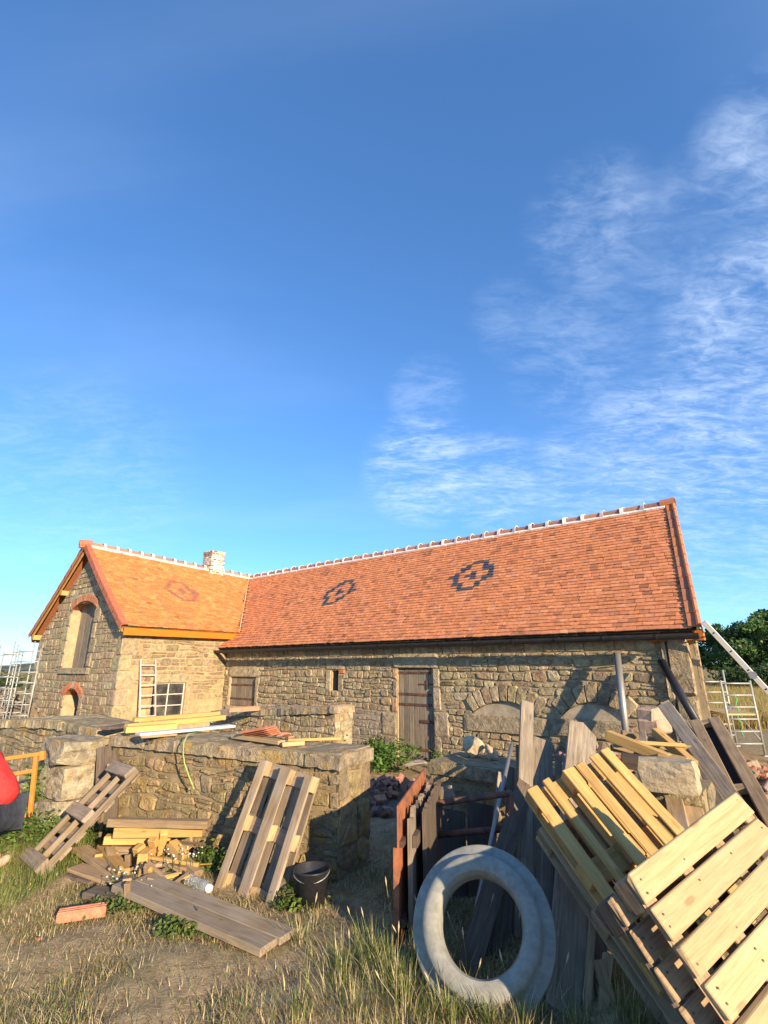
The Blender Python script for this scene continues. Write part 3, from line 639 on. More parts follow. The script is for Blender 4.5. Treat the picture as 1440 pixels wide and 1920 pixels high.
def lay(f, L_, lo, hi, cols, motifs, patchseed, parent, dk=1.0):
    nrow = int(L_/EXPO); out = []
    for j in range(nrow):
        t = j*EXPO/L_; a, b = lo(t+.4*EXPO/L_), hi(t+.4*EXPO/L_); x = a-random.uniform(0, .02)+(TW/2 if j % 2 else 0)
        while x < b-.02:
            xc = x; ww = TW-.004
            if xc+ww/2 > b: ww = max(.05, (b-xc)*2); 
            if xc-ww/2 < a-.06: x += TW; continue
            n_ = math.sin(xc*2.1+patchseed)*math.sin(j*.31+xc*.7)+.6*math.sin(xc*5.3+j*.9+patchseed*3)
            c_ = random.choice(cols); k = random.uniform(.90, 1.08); c_ = tuple(q*k for q in c_)
            if random.random() < dk*(.06+.13*max(0, n_)): g = random.uniform(.55, .85); c_ = (c_[0]*g, c_[1]*g*1.05, c_[2]*g*1.15)
            elif random.random() < .08: c_ = (c_[0]*1.03, c_[1]*1.15, c_[2]*1.3)
            for mx, mj, mc in motifs:
                if motif(xc, j, mx, mj): c_ = tuple(q*random.uniform(.8, 1.25) for q in mc)
            V, F = tile_geo(f, xc+random.uniform(-.004, .004), t, L_, ww, .25, .044+random.uniform(-.004, .006), .0018)
            out.append((V, F, c_)); x += TW
    return out
def motif_at(u, v):                       # photo pixel -> (along, row) on the main roof
    best = None
    for t in np.linspace(.1, .95, 60):
        d = ED+(RD-ED)*t; a, z = fa(u, v, d); e = abs(z-(EZ+(RZ-EZ)*t-.07*math.sin(math.pi*t)))
        if best is None or e < best[0]: best = (e, a, t)
    return best[1], round(best[2]*LM/EXPO)
def motif_w(u, v):
    best = None
    for t in np.linspace(.1, .95, 60):
        a = WRA+(WEA-WRA)*(1-t); d, z = wa(u, v, a); e = abs(z-(WEZ+(5.97-WEZ)*t-.06*math.sin(math.pi*t)))
        if best is None or e < best[0]: best = (e, d, t)
    return best[1], round(best[2]*LW/EXPO)
tl = lay(main_pt, LM, left_edge, right_edge, TILE_C, [(*motif_at(633, 1115), SLATE), (*motif_at(886, 1083), SLATE)], 1.3, roof_o)
tw = lay(wing_pt, LW, lambda t: -3.72, lambda t: min(wing_far(t)-.02, RD), TILE_W, [(*motif_w(340, 1112), (.36, .15, .10))], 4.1, roof_o, .25)
sc_ = []
for q in tl+tw: P = np.mean(q[0], 0); u, v, fw = proj(P); sc_.append((1/fw**2 if u < 1420 else 0, q))
sc_.sort(key=lambda k: -k[0]); rest = MB()
for i, (s_, (V, F, c_)) in enumerate(sc_):
    if i < 300: mb = MB(); mb.add(V, F, c_); mb.build('tile', M_TILE, roof_o)
    else: rest.add(V, F, c_)
rest.build('far_tiles', M_TILE, roof_o, kind='stuff')

# ---------- ridge tiles bedded in white mortar
def half_round(mb, p0, p1, r0, r1, tint, n=7, drop=.35):
    p0, p1 = np.asarray(p0), np.asarray(p1); x = unit(p1-p0); s_ = unit(np.cross(x, (0, 0, 1))); up = np.cross(s_, x); V = []
    for p, r_ in ((p0, r0), (p1, r1)):
        for k in range(n):
            t = -drop+(math.pi+2*drop)*k/(n-1); V.append(p+s_*r_*math.cos(t)+up*r_*math.sin(t))
        for k in range(n):
            t = -drop+(math.pi+2*drop)*k/(n-1); V.append(p+s_*(r_-.016)*math.cos(t)+up*(r_-.016)*math.sin(t))
    F = []; m_ = 2*n
    for k in range(n-1): F += [(k, k+1, m_+k+1, m_+k), (n+k, m_+n+k, m_+n+k+1, n+k+1), (k, n+k, n+k+1, k+1), (m_+k, m_+k+1, m_+n+k+1, m_+n+k)]
    F += [(0, m_, m_+n, n), (n-1, 2*n-1, m_+2*n-1, m_+n-1)]
    mb.add(V, F, tint)
def blob(mb, c_, r_, tint, sq=(1, 1, 1)):
    n, m_ = 7, 4; V = [np.array(c_)+np.array([0, 0, r_*sq[2]])]; F = []
    for i in range(1, m_):
        for k in range(n):
            t, p = math.pi*i/m_, 2*math.pi*k/n; j = random.uniform(.8, 1.2); V.append(np.array(c_)+r_*j*np.array([math.sin(t)*math.cos(p)*sq[0], math.sin(t)*math.sin(p)*sq[1], math.cos(t)*sq[2]]))
    V.append(np.array(c_)-np.array([0, 0, r_*sq[2]]))
    for k in range(n):
        F.append((0, 1+k, 1+(k+1) % n)); F.append((len(V)-1, 1+(m_-2)*n+(k+1) % n, 1+(m_-2)*n+k))
        for i in range(m_-2): F.append((1+i*n+k, 1+(i+1)*n+k, 1+(i+1)*n+(k+1) % n, 1+i*n+(k+1) % n))
    mb.add(V, F, tint)
WH = (.80, .77, .71)
def ridge(p0, p1, n, name):
    rp = thing_part = None; p0, p1 = np.asarray(p0), np.asarray(p1); x = unit(p1-p0); s_ = unit(np.cross(x, (0, 0, 1)))
    mb = MB()
    for sg in (-1, 1):                     # mortar fillet under the tiles on both slopes, a little ragged
        m_ = 40
        for i in range(m_):
            a, b = p0+(p1-p0)*i/m_, p0+(p1-p0)*(i+1)/m_; d0 = .20+random.uniform(-.02, .025)
            mb.box((a+b)/2+s_*sg*.10+np.array([0, 0, -.065]), (b-a)*.52, unit(s_*sg*.8+np.array([0, 0, -.62]))*d0*.42, unit(s_*sg*.62+np.array([0, 0, .8]))*.028, .008, tuple(q*random.uniform(.93, 1.04) for q in WH))
    mb.build('ridge_mortar', M_WHITE, barn)
    for i in range(n):
        a, b = p0+(p1-p0)*i/n, p0+(p1-p0)*(i+1)/n; t = MB(); half_round(t, a+np.array([0, 0, -.02+random.uniform(-.006, .006)]), b+np.array([0, 0, -.02]), .125, .115, pal([(.40, .20, .13), (.34, .17, .12), (.46, .20, .11)], .15)); t.build('ridge_tile', M_RIDGE, barn, smooth=False)
        j = MB(); c_ = b+np.array([0, 0, -.03]); half_round(j, c_-x*.045, c_+x*.045, .176+random.uniform(-.012, .016), .166+random.uniform(-.012, .016), tuple(q*random.uniform(.92, 1.06) for q in WH), 7, .25); j.build('mortar_joint', M_WHITE, barn)
ridge(W(5.55, RD, RZ+.02), W(WRA+.05, RD, RZ+.04), 34, 'main'); ridge(W(WRA, -3.65, WRZ0+.03), W(WRA, RD-.1, WRZ1+.03), 15, 'wing')
# ---------- verge tiles: capped edges of the two gables
def verge(f, x, L_, n, lean, tints, inw, depth=.17):
    for i in range(n):
        t0, t1 = i/n, (i+1.12)/n; t1 = min(t1, 1.0); mb = MB(); c_ = pal(tints, .1); X0, X1 = x(t0), x(t1); o0, o1 = .075, .058
        A = [f(X0-inw*.17, t0, o0), f(X0+inw*.03, t0, o0), f(X1+inw*.03, t1, o1), f(X1-inw*.17, t1, o1)]; Bq = [f(X0-inw*.17, t0, o0-.02), f(X0+inw*.008, t0, o0-.02), f(X1+inw*.008, t1, o1-.02), f(X1-inw*.17, t1, o1-.02)]
        mb.add(A+Bq, [(0, 1, 2, 3), (7, 6, 5, 4), (0, 4, 5, 1), (2, 6, 7, 3), (3, 7, 4, 0), (1, 5, 6, 2)], c_)
        D = [A[1], f(X0+inw*.03, t0, o0-depth), f(X1+inw*.03, t1, o1-depth), A[2], f(X0+inw*.008, t0, o0), f(X0+inw*.008, t0, o0-depth), f(X1+inw*.008, t1, o1-depth), f(X1+inw*.008, t1, o1)]
        mb.add(D, [(0, 1, 2, 3), (7, 6, 5, 4), (0, 4, 5, 1), (1, 5, 6, 2), (2, 6, 7, 3)], c_)
        # rounded roll along the edge
        mb.tube([f(X0-inw*.01, t0, o0+.004), f(X1-inw*.01, t1, o1+.004)], [.042, .034], 8, c_)
        mb.build('verge_tile', M_RIDGE, barn)
VC = [(.58, .20, .075), (.52, .19, .085), (.62, .22, .07), (.47, .19, .10)]
verge(main_pt, lambda t: right_edge(t)+.06, LM, 12, 0, VC, 1)
verge(wing_pt, lambda t: -3.82, LW, 12, 0, [(.50, .16, .08), (.46, .15, .085)], -1)
verge(lambda d, t, o: wing_pt(d, t, o, -1), lambda t: -3.82, LW, 9, 0, [(.44, .18, .10), (.48, .19, .10)], -1)
mb = MB(); blob(mb, W(WRA, -3.87, WRZ0+.0), .16, (.50, .17, .09), (1.2, .9, 1.05)); mb.tube([W(WRA, -3.95, WRZ0+.02), W(WRA, -3.6, WRZ0+.06)], .13, 10, (.5, .17, .09)); mb.build('ridge_end_tile', M_RIDGE, barn)
mb = MB(); half_round(mb, W(5.78, RD, RZ+.03), W(5.45, RD, RZ+.02), .15, .14, (.5, .19, .09)); mb.build('ridge_end_tile', M_RIDGE, barn)
# ---------- timber under the edges
def stick(name, p0, p1, w, t, mat, up=(0, 0, 1), par=barn, tint=(.5, .5, .5)): mb = MB(); mb.bar(p0, p1, w, t, up, .006, tint); return mb.build(name, mat, par)
stick('fascia_board', W(-7.74, -3.72, 2.93), W(-7.74, .28, 2.96), .03, .24, W_STAIN)
stick('fascia_board', W(-15.42, -3.72, 2.93), W(-15.42, 2, 2.93), .03, .22, W_STAIN)
stick('soffit_board', W(-7.88, -3.6, 2.84), W(-7.88, .2, 2.86), .25, .02, W_DARK)
for sd in (-1, 1):
    p0 = wing_pt(-3.76, .0, -.11, sd); p1 = wing_pt(-3.76, .98, -.11, sd); stick('verge_board', p0, p1, .03, .15, W_NEW, np.cross(unit(p1-p0), BY))
    for t in (.04, .56): p = wing_pt(-3.5, t, -.22, sd); stick('purlin_end', p+BY*.5, p-BY*.27, .15, .17, W_NEW)
p0 = main_pt(6.14, .0, -.12); p1 = main_pt(5.64, .99, -.12); stick('verge_board', p0, p1, .03, .16, W_STAIN, np.cross(unit(p1-p0), BX))
stick('eave_purlin', W(5.4, -.02, 2.44), W(6.26, -.04, 2.44), .14, .17, W_STAIN)
stick('eave_board', W(-8.0, -.16, 2.48), W(6.1, -.16, 2.48), .03, .12, W_DARK)
# gutter
mb = MB(); n = 9; p0, p1 = W(-8.3, -.46, 2.46), W(6.24, -.46, 2.46); V = []
for p in (p0, p1):
    for rr in (.085, .075):
        for k in range(n): t = math.pi+math.pi*k/(n-1); V.append(p+(-BY)*rr*math.cos(t)+np.array([0, 0, rr*1.15*math.sin(t)]))
F = []; m_ = 2*n
for k in range(n-1): F += [(k, k+1, m_+k+1, m_+k), (n+k, m_+n+k, m_+n+k+1, n+k+1)]
F += [(0, m_, m_+n, n), (n-1, 2*n-1, m_+2*n-1, m_+n-1), tuple(range(n)), tuple(range(m_, m_+n))]
mb.add(V, F); gut = mb.build('gutter', M_GUTTER, barn, smooth=False)
for a in np.arange(-7.9, 6.2, .9):
    mb = MB(); pts = [W(a, -.46, 2.46)+(-BY)*.092*math.cos(t)+np.array([0, 0, .106*math.sin(t)]) for t in np.linspace(math.pi, 2*math.pi, 8)]
    for i in range(7): mb.bar(pts[i], pts[i+1], .03, .006, pts[i]-W(a, -.46, 2.46), .001)
    mb.bar(W(a, -.38, 2.47), W(a, -.17, 2.5), .03, .006); mb.build('bracket', M_GALV if False else M_GUTTER, gut)
# valley flashing
mb = MB()
pts = [(main_pt(left_edge(t)+.03, t, .055), main_pt(left_edge(t)-.02, t, .05)) for t in np.linspace(.17, 1, 14)]
for i in range(13): mb.bar(pts[i][0], pts[i+1][0], .035, .02, (0, 0, 1), .002, (.55, .45, .35))
mb.build('valley_flashing', M_WHITE, barn)
# ---------- chimney of white-jointed bricks
ch_d = wa(399, 1070, WRA)[0]; cz0 = 5.3
chim = MB(); cw, cl_, cz1 = .62, .62, 6.72
chim.box(W(WRA, ch_d, (cz0+cz1)/2), BX*cw/2*.985, BY*cl_/2*.985, (0, 0, (cz1-cz0)/2-.01), .01, (.72, .68, .60)); chim_o = chim.build('chimney', M_WHITE, barn)
br = MB(); nrow = 16; bh = (cz1-cz0)/nrow
for j in range(nrow):
    z = cz0+(j+.5)*bh; pr = .012 if j < nrow-2 else .03
    for sd in range(4):
        e = [BX, BY, -BX, -BY][sd]; s_ = [BY, -BX, -BY, BX][sd]; hw = cw/2
        for k in range(3):
            off = (k-1+(.25 if j % 2 else -.25)*(1))*hw*.66
            br.box(W(WRA, ch_d, z)+e*(hw+pr-.03)+s_*off, s_*hw*.26, e*.03, (0, 0, bh*.33), .006, pal([(.34, .18, .11), (.28, .15, .10), (.45, .30, .2), (.62, .54, .43), (.6, .5, .4)], .2))
br.build('chimney_bricks', M_BRICK, chim_o, kind='stuff')
mb = MB()                                  # scroll of flashing wire on the ridge by the junction
mb.tube([W(WRA+.4, RD, RZ+.1)+np.array([0, 0, .07*math.sin(t)])+BX*.07*math.cos(t) for t in np.linspace(0, 5.2, 12)], .014, 6); mb.build('ridge_scroll', M_GUTTER, barn)

# ================================================================ doors and windows of the barn
def planks(par, fr, x0, x1, z0, z1, n, out, mat, nm='plank', t=.028, jz=.0):
    xs = np.linspace(x0, x1, n+1)
    for i in range(n):
        mb = MB(); tt = random.uniform(.42, .58); w_ = (xs[i+1]-xs[i])-.012
        mb.bar(fr.p((xs[i]+xs[i+1])/2, z0+random.uniform(0, jz), out+random.uniform(-.003, .003)), fr.p((xs[i]+xs[i+1])/2, z1-random.uniform(0, jz), out), w_, t, fr.un, .004, (tt, tt, tt)); mb.build(nm, mat, par)
def holder(name, label=None): o = bpy.data.objects.new(name, None); C.objects.link(o); o.parent = barn; WM[o.name] = WM[barn.name]; o.empty_display_size = .1; return tag(o, label)
dr = holder('door', 'weathered grey plank door with rusty strap hinges')
planks(dr, FRONT, door_h[0]+.01, door_h[1]-.01, -.16, door_h[3]-.01, 7, -.06, W_GREY, jz=.02)
def strap(par, fr, x0, x1, z, out, h=.05, nm='strap_hinge', mat=None): mb = MB(); mb.bar(fr.p(x0, z, out), fr.p(x1, z+random.uniform(-.012, .012), out), h, .012, fr.un, .003); mb.build(nm, mat or M_RUSTDARK, par)
for z in (1.78, 1.28, 1.04, .06): strap(dr, FRONT, door_h[0]+.0, door_h[1]-.08, z, -.038, .06)
strap(dr, FRONT, door_h[1]-.42, door_h[1]-.02, 1.52, -.03, .03, 'bolt'); strap(dr, FRONT, door_h[1]-.4, door_h[1]+.05, .68, -.03, .07, 'latch'); mb = MB(); mb.bar(FRONT.p(door_h[1]-.2, 1.40, -.03), FRONT.p(door_h[1]-.2, 1.62, -.03), .03, .02, FRONT.un); mb.build('hasp', M_RUSTDARK, dr)
sh = holder('shutter', 'weathered grey plank shutter'); planks(sh, FRONT, shut_h[0]+.01, shut_h[1]-.01, shut_h[2]+.01, shut_h[3]-.01, 5, -.06, W_GREY)
for z in (.25, .72): strap(sh, FRONT, shut_h[0], shut_h[1]-.04, shut_h[2]+z*(shut_h[3]-shut_h[2]), -.035, .05)
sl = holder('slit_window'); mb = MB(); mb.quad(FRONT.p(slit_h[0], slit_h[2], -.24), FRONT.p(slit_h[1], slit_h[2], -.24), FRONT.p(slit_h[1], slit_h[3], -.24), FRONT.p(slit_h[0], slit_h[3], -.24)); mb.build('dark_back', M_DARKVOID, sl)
# six-pane window in the wing
wn = holder('window', 'six-pane window with pale thin bars'); x0, x1, z0, z1 = win_h
gm, nt, N, L, b = new_mat('dusty_glass'); b.inputs['Base Color'].default_value = (.035, .035, .032, 1); b.inputs['Roughness'].default_value = .18; tcn = N.new('ShaderNodeTexCoord'); L.new(n_range(N, L, n_noise(N, L, tcn.outputs['Object'], 6, 6, .6), .3, .7, .12, .5), b.inputs['Roughness']); L.new(n_mix(N, L, n_range(N, L, n_noise(N, L, tcn.outputs['Object'], 4, 6, .6), .4, .7), (.025, .025, .024), (.11, .10, .085)), b.inputs['Base Color'])
W_FR = plain('flaking_pale_paint', (.55, .50, .42), .7, 30, .3, .2)
for i in range(2):
    for j in range(3):
        xa, xb = x0+.02+(x1-x0-.04)*i/2, x0+.02+(x1-x0-.04)*(i+1)/2; za, zb = z0+.02+(z1-z0-.04)*j/3, z0+.02+(z1-z0-.04)*(j+1)/3; mb = MB(); tl_ = random.uniform(-.006, .006)
        mb.box(SIDE.p((xa+xb)/2, (za+zb)/2, -.10), SIDE.ux*(xb-xa)/2*.96+SIDE.un*tl_, SIDE.uz*(zb-za)/2*.96, SIDE.un*.003, .0005); mb.build('pane', gm, wn)
for xx in (x0+.015, (x0+x1)/2, x1-.015): stick('window_bar', SIDE.p(xx, z0, -.085), SIDE.p(xx, z1, -.085), .035, .035, W_FR, SIDE.un, wn)
for k in range(4): zz = z0+.015+(z1-z0-.03)*k/3; stick('window_bar', SIDE.p(x0, zz, -.083), SIDE.p(x1, zz, -.083), .028 if 0 < k < 3 else .04, .03, W_FR, SIDE.un, wn)
# tall loft opening: an old plank shutter folded into it, and the small arched opening below
lo_ = holder('loft_door', 'grey plank loft door in a tall brick-arched opening'); planks(lo_, GABLE, op_h[0]+.04, op_h[1]-.02, op_h[2]+.0, op_h[3]+.2, 4, -.30, W_GREY)
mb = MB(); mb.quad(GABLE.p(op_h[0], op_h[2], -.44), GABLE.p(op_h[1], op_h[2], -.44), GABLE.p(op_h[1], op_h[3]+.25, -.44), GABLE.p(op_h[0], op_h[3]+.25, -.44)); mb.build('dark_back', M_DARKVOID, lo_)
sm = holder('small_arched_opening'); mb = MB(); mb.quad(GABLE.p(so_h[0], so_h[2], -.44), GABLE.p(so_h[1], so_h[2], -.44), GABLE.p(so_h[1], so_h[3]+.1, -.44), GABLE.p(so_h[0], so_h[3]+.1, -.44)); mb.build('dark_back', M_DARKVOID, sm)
# ================================================================ low yard walls
YEL = [(.37, .275, .135), (.32, .245, .13), (.40, .30, .15), (.30, .235, .135), (.35, .255, .125), (.28, .225, .14)]
def rubble_wall(name, label, p0, p1, thick, hts, cell, tints, limit, ends=(True, True), cap=True, mat=None, prot=(.006, .032), capt=(.37, .305, .195), core=(.29, .22, .12)):
    """free-standing wall: front face from p0 (right) to p1 (left) seen from the yard"""
    mat = mat or M_OLDSTONE
    p0 = np.array([*p0, 0.]); p1 = np.array([*p1, 0.]); L_ = np.linalg.norm(p1-p0); ux = unit(p0-p1); un = np.array([ux[1], -ux[0], 0])
    if np.dot(un, -p0) < 0: un = -un
    T = thing(name, label, 'wall', p1); zb = float(min(ground_z(*p0[:2]), ground_z(*p1[:2])))-.15
    h = lambda x: float(np.interp(x, np.linspace(0, L_, len(hts)), hts))
    fr = Fr(p1, ux, un); back = Fr(p1-un*thick, ux, -un)
    mb = MB(); xs = np.linspace(0, L_, 14)
    for i in range(13):
        a, b_ = xs[i], xs[i+1]
        for q, o_ in ((fr, 1), (back, -1)): mb.quad(q.p(a, zb), q.p(b_, zb), q.p(b_, h(b_)), q.p(a, h(a)), core)
        mb.quad(fr.p(a, h(a)), fr.p(b_, h(b_)), back.p(b_, h(b_)), back.p(a, h(a)), core)
    for x in (0, L_): mb.quad(fr.p(x, zb), back.p(x, zb), back.p(x, h(x)), fr.p(x, h(x)), core)
    mb.build('core', M_MORTAR, T, recalc=False)
    ps = Pieces(); capz = .1 if cap else 0
    for poly, A in courses(0, L_, zb, max(hts)-capz+.02, cell[0]*1.1, cell[1]*1.05, .014, top=lambda x: h(x)-capz, wob=.42, split=.28):
        V, F = stone_geo(poly, fr, random.uniform(*prot)); ps.add(V, F, pal(tints, .16), T, A)
    e = []
    if ends[0]: e.append(Fr(fr.p(L_, 0), -un, ux))
    if ends[1]: e.append(Fr(back.p(0, 0), un, -ux))
    for k, f2 in enumerate(e):
        hh = h(L_ if (k == 0 and ends[0]) else 0)
        for poly, A in layout(0, thick, zb, hh-capz, cell[0]*1.5, cell[1]*1.6, .02, jx=.3, jz=.3): V, F = stone_geo(poly, f2, random.uniform(.01, .03)); ps.add(V, F, pal(tints, .12), T, A)
    if cap:
        x = -.03
        while x < L_:
            w_ = random.uniform(.35, .7); w_ = min(w_, L_+.04-x); j = random.uniform(-.02, .03)
            b_ = MB(); top = []
            n_ = 6; G = []
            for iy in range(n_+1):
                for ix in range(n_+1):
                    fx = x+w_*ix/n_; fy = -.04-j+(thick+.07)*iy/n_; edge = ix in (0, n_) or iy in (0, n_)
                    G.append(fr.p(fx+random.uniform(-.012, .012), h(min(max(fx, 0), L_))-(.02 if edge else 0)+random.uniform(-.008, .012), 0)-un*(fy+random.uniform(-.015, .015)))
            m_ = n_+1; G = np.array(G); lowv = G.copy(); lowv[:, 2] -= .12
            F = [(i*m_+k, i*m_+k+1, (i+1)*m_+k+1, (i+1)*m_+k) for i in range(n_) for k in range(n_)]
            bd = [k for k in range(m_)]+[i*m_+n_ for i in range(1, m_)]+[n_*m_+k for k in range(n_-1, -1, -1)]+[i*m_ for i in range(n_-1, 0, -1)]
            for q in range(len(bd)): a, b2 = bd[q], bd[(q+1) % len(bd)]; F.append((a, b2, b2+m_*m_, a+m_*m_))
            b_.add(np.concatenate([G, lowv]), F, pal([capt], .12)); b_.build('cap_stone', mat, T); x += w_+.012
    ps.flush(limit, 'small_stones', mat, T); return T
W1A, W1B = (-.44, 5.40), (-3.45, 6.95)
HIDE.clear()
rubble_wall('rubble_wall', 'thick ochre-lichened yard wall with a flat cap, pallet leaning on it', W1A, W1B, .62, [1.09, 1.1, 1.08, 1.09], (.165, .12), YEL, 220)
rubble_wall('rubble_wall', 'low rubble wall in front of the gable, behind the orange trestle', (-3.95, 7.45), (-7.1, 9.9), .7, [.98, 1.08, 1.14, 1.1], (.30, .15), [(.43, .345, .20), (.38, .31, .185), (.48, .38, .21), (.33, .275, .175)], 60, capt=(.42, .34, .205))
rubble_wall('rubble_wall', 'small rear wall stub with lit square end below the plank shutter', (-.95, 10.3), (-4.2, 12.95), .5, [.9, 1.0, 1.1, 1.2], (.2, .13), [(.46, .36, .21), (.40, .32, .2), (.5, .4, .25)], 40, mat=M_OLDSTONE, prot=(.01, .025), capt=(.42, .34, .23))
rubble_wall('rubble_wall', 'low lichened wall stub carrying two loose rocks, behind the tubular gate', (2.15, 5.3), (.55, 6.5), .72, [.86, .85, .84], (.26, .16), [(.33, .27, .16), (.37, .29, .17), (.28, .235, .15)], 40, ends=(False, True), capt=(.35, .285, .175))
rubble_wall('rubble_wall', 'short square stone pier behind the yellow pallet, big rock on top', (2.78, 4.86), (2.25, 5.27), .62, [.88, .86], (.34, .24), [(.33, .27, .16), (.37, .29, .17)], 20, cap=False)

def rock(name, label, cat, c_, size, tint, seed, group=None, mat=None, par=None, rough=.16, flat=3):
    r_ = np.random.default_rng(seed); bm = bmesh.new(); bmesh.ops.create_icosphere(bm, subdivisions=3, radius=1.0)
    dirs = r_.normal(0, 1, (11, 3)); dirs /= np.linalg.norm(dirs, axis=1)[:, None]; ds = r_.uniform(.42, .80, 11)
    V = np.array([v.co[:] for v in bm.verts])
    for d, k in zip(dirs, ds): t = V @ d; V -= np.outer(np.maximum(t-k, 0), d)
    V += r_.normal(0, .012, V.shape); F = [[v.index for v in f.verts] for f in bm.faces]; bm.free()
    V = V*np.array(size)/2; a = r_.uniform(0, 6.28); Rm = np.array([[math.cos(a), -math.sin(a), 0], [math.sin(a), math.cos(a), 0], [0, 0, 1]]); V = V @ Rm.T; V[:, 2] -= V[:, 2].min()
    mb = MB(); mb.add(V+np.array(c_), F, tint); return mb.build(name, mat or M_ROCK, par, label=label, cat=cat, group=group)
rock('rock', 'pale angular rock on the low wall stub, the larger of two', 'rock', gr(884, 1421, .85), (.34, .3, .27), (.50, .385, .235), 5)
rock('rock', 'pale upright rock on the low wall stub, the smaller of two', 'rock', gr(922, 1427, .84), (.21, .22, .26), (.50, .39, .24), 9)
def rough_block(label, c_, size, az, tint, seed, mat=None):
    """big quarry block: a subdivided box worn round and pitted"""
    r_ = np.random.default_rng(seed); bm = bmesh.new(); bmesh.ops.create_cube(bm, size=2.0); bmesh.ops.subdivide_edges(bm, edges=bm.edges[:], cuts=5, use_grid_fill=True)
    V = np.array([v.co[:] for v in bm.verts]); F = [[v.index for v in f.verts] for f in bm.faces]; bm.free(); rr = np.linalg.norm(V, axis=1); V *= (1-.16*np.clip(rr-1.0, 0, 1))[:, None]
    for k in range(9): f = r_.normal(0, 2.4, 3); V += np.outer(.022*np.sin(V @ f+r_.uniform(0, 6.28)), r_.normal(0, 1, 3))
    V += r_.normal(0, .014, V.shape); V = V*np.array(size)/2; a = az; V = V @ np.array([[math.cos(a), -math.sin(a), 0], [math.sin(a), math.cos(a), 0], [0, 0, 1]]).T; V[:, 2] -= V[:, 2].min()
    mb = MB(); mb.add(V+np.array(c_), F, tint); return mb.build('boulder', mat or M_OLDSTONE, label=label, cat='boulder', group='blocks at the broken wall end')
rough_block('big rough sunlit boulder lying on top of the square pier', np.array([2.50, 4.86, .86]), (.46, .34, .26), -.55, (.44, .35, .22), 17, M_ROCK)
wz = math.atan2(9.9-7.45, -7.1+3.95)
rough_block('lowest block of the stack at the wall gap, beside the broken pallet', np.array([-3.98, 7.02, -.05]), (.68, .55, .42), wz, (.42, .36, .25), 28)
rough_block('squared middle block of the stack at the wall gap', np.array([-3.98, 7.05, .36]), (.62, .52, .38), wz+.06, (.45, .38, .26), 21)
rough_block('rounded top block of the stack at the wall gap', np.array([-4.02, 7.05, .73]), (.74, .56, .3), wz-.05, (.40, .34, .23), 22)
rock('boulder', 'flat stone slab lying in the gateway below the plank door', 'boulder', gr(778, 1440, .0), (.55, .4, .16), (.33, .29, .23), 33)

# ================================================================ timber pieces
def piece(name, label, cat, p0, p1, w, t, mat, up=(0, 0, 1), group=None, tint=.5, jit=.003, par=None):
    mb = MB(); mb.bar(p0, p1, w, t, up, .005, (tint, tint, tint), jit); return mb.build(name, mat, par, label=label, cat=cat, group=group)
CAMV = lambda p: unit(EYEP-np.asarray(p))
def lean(name, label, b, t, w, th, mat, yt, tint=.5, zb=-.02, group='boards leaning by the gate', pointed=False, notch=0):
    """board leaning from a ground point seen at pixel b to a top seen at pixel t at depth yt"""
    p0, p1 = gr(*b, zb), at(*t, yt); x = unit(p1-p0); n = np.array([0, -1, .3]); n = unit(n-x*np.dot(n, x)); s_ = np.cross(n, x)
    mb = MB(); L_ = np.linalg.norm(p1-p0); m_ = 7; V = []; G = []; prof = []
    for i in range(m_+1):
        f = i/m_; sag = .012*math.sin(math.pi*f)
        for a, b_ in ((-1, -1), (1, -1), (1, 1), (-1, 1)):
            e = 0
            if i == m_ and pointed: e = -.10 if a < 0 else -.06
            V.append(p0+x*(L_*f+(e if pointed else random.uniform(-.004, .004)))+s_*a*(w/2)*(1+random.uniform(-.02, .02))+n*(b_*th/2-sag)); G.append((L_*f, a*w/2, b_*th/2))
    if pointed: V += [p0+x*(L_+.03)+n*th/2, p0+x*(L_+.03)-n*th/2]; G += [(L_, 0, th/2), (L_, 0, -th/2)]
    F = []
    for i in range(m_):
        for k in range(4): F.append((i*4+k, i*4+(k+1) % 4, (i+1)*4+(k+1) % 4, (i+1)*4+k))
    F.append((3, 2, 1, 0)); k = m_*4
    if pointed: F += [(k, k+1, k+5), (k+3, k+4, k+2), (k+1, k+2, k+4, k+5), (k+3, k, k+5, k+4)]
    else: F.append((k, k+1, k+2, k+3))
    off = np.array([random.uniform(0, 40)]*3); mb.add(V, F, (tint,)*3, np.array(G)+off); return mb.build(name, mat, label=label, cat='board', group=group)
lean('board', 'tallest narrow grey plank standing behind the concrete ring', (979, 1765), (988, 1318), .135, .06, W_GREY, 6.0, .56)
lean('board', 'grey square-topped plank right of the tallest one', (1012, 1768), (1018, 1388), .20, .035, W_GREY, 5.75, .44)
lean('board', 'wide weathered plank with a pointed top', (1066, 1912), (1092, 1360), .28, .035, W_GREY, 5.7, .55, pointed=True)
lean('board', 'dark bluish plank running down to the grass right of the ring', (1050, 1916), (1045, 1500), .24, .04, W_GREY, 5.0, .36)
lean('board', 'dark narrow plank under the edge of the yellow pallet', (1100, 1890), (1098, 1520), .16, .04, W_DARK, 4.9, .6)
lean('board', 'brown plank seen through the hole of the ring', (872, 1835), (985, 1470), .15, .04, W_DARK, 5.3, .6)
lean('board', 'thin dark plank beside the brown one behind the ring', (925, 1800), (968, 1500), .10, .035, W_DARK, 5.4, .45)
lean('stake', 'short fresh yellow stake at the foot of the dark planks', (1130, 1912), (1140, 1790), .055, .03, W_PALLET, 3.75, .6, group='stakes by the ring')
lean('stake', 'thin pale stake left of the short yellow one', (1100, 1915), (1112, 1725), .04, .03, W_PALLET, 3.95, .5, group='stakes by the ring')
lean('stake', 'stubby split stake between ring and stakes', (1150, 1905), (1122, 1800), .06, .03, W_PALLET, 3.7, .4, group='stakes by the ring')
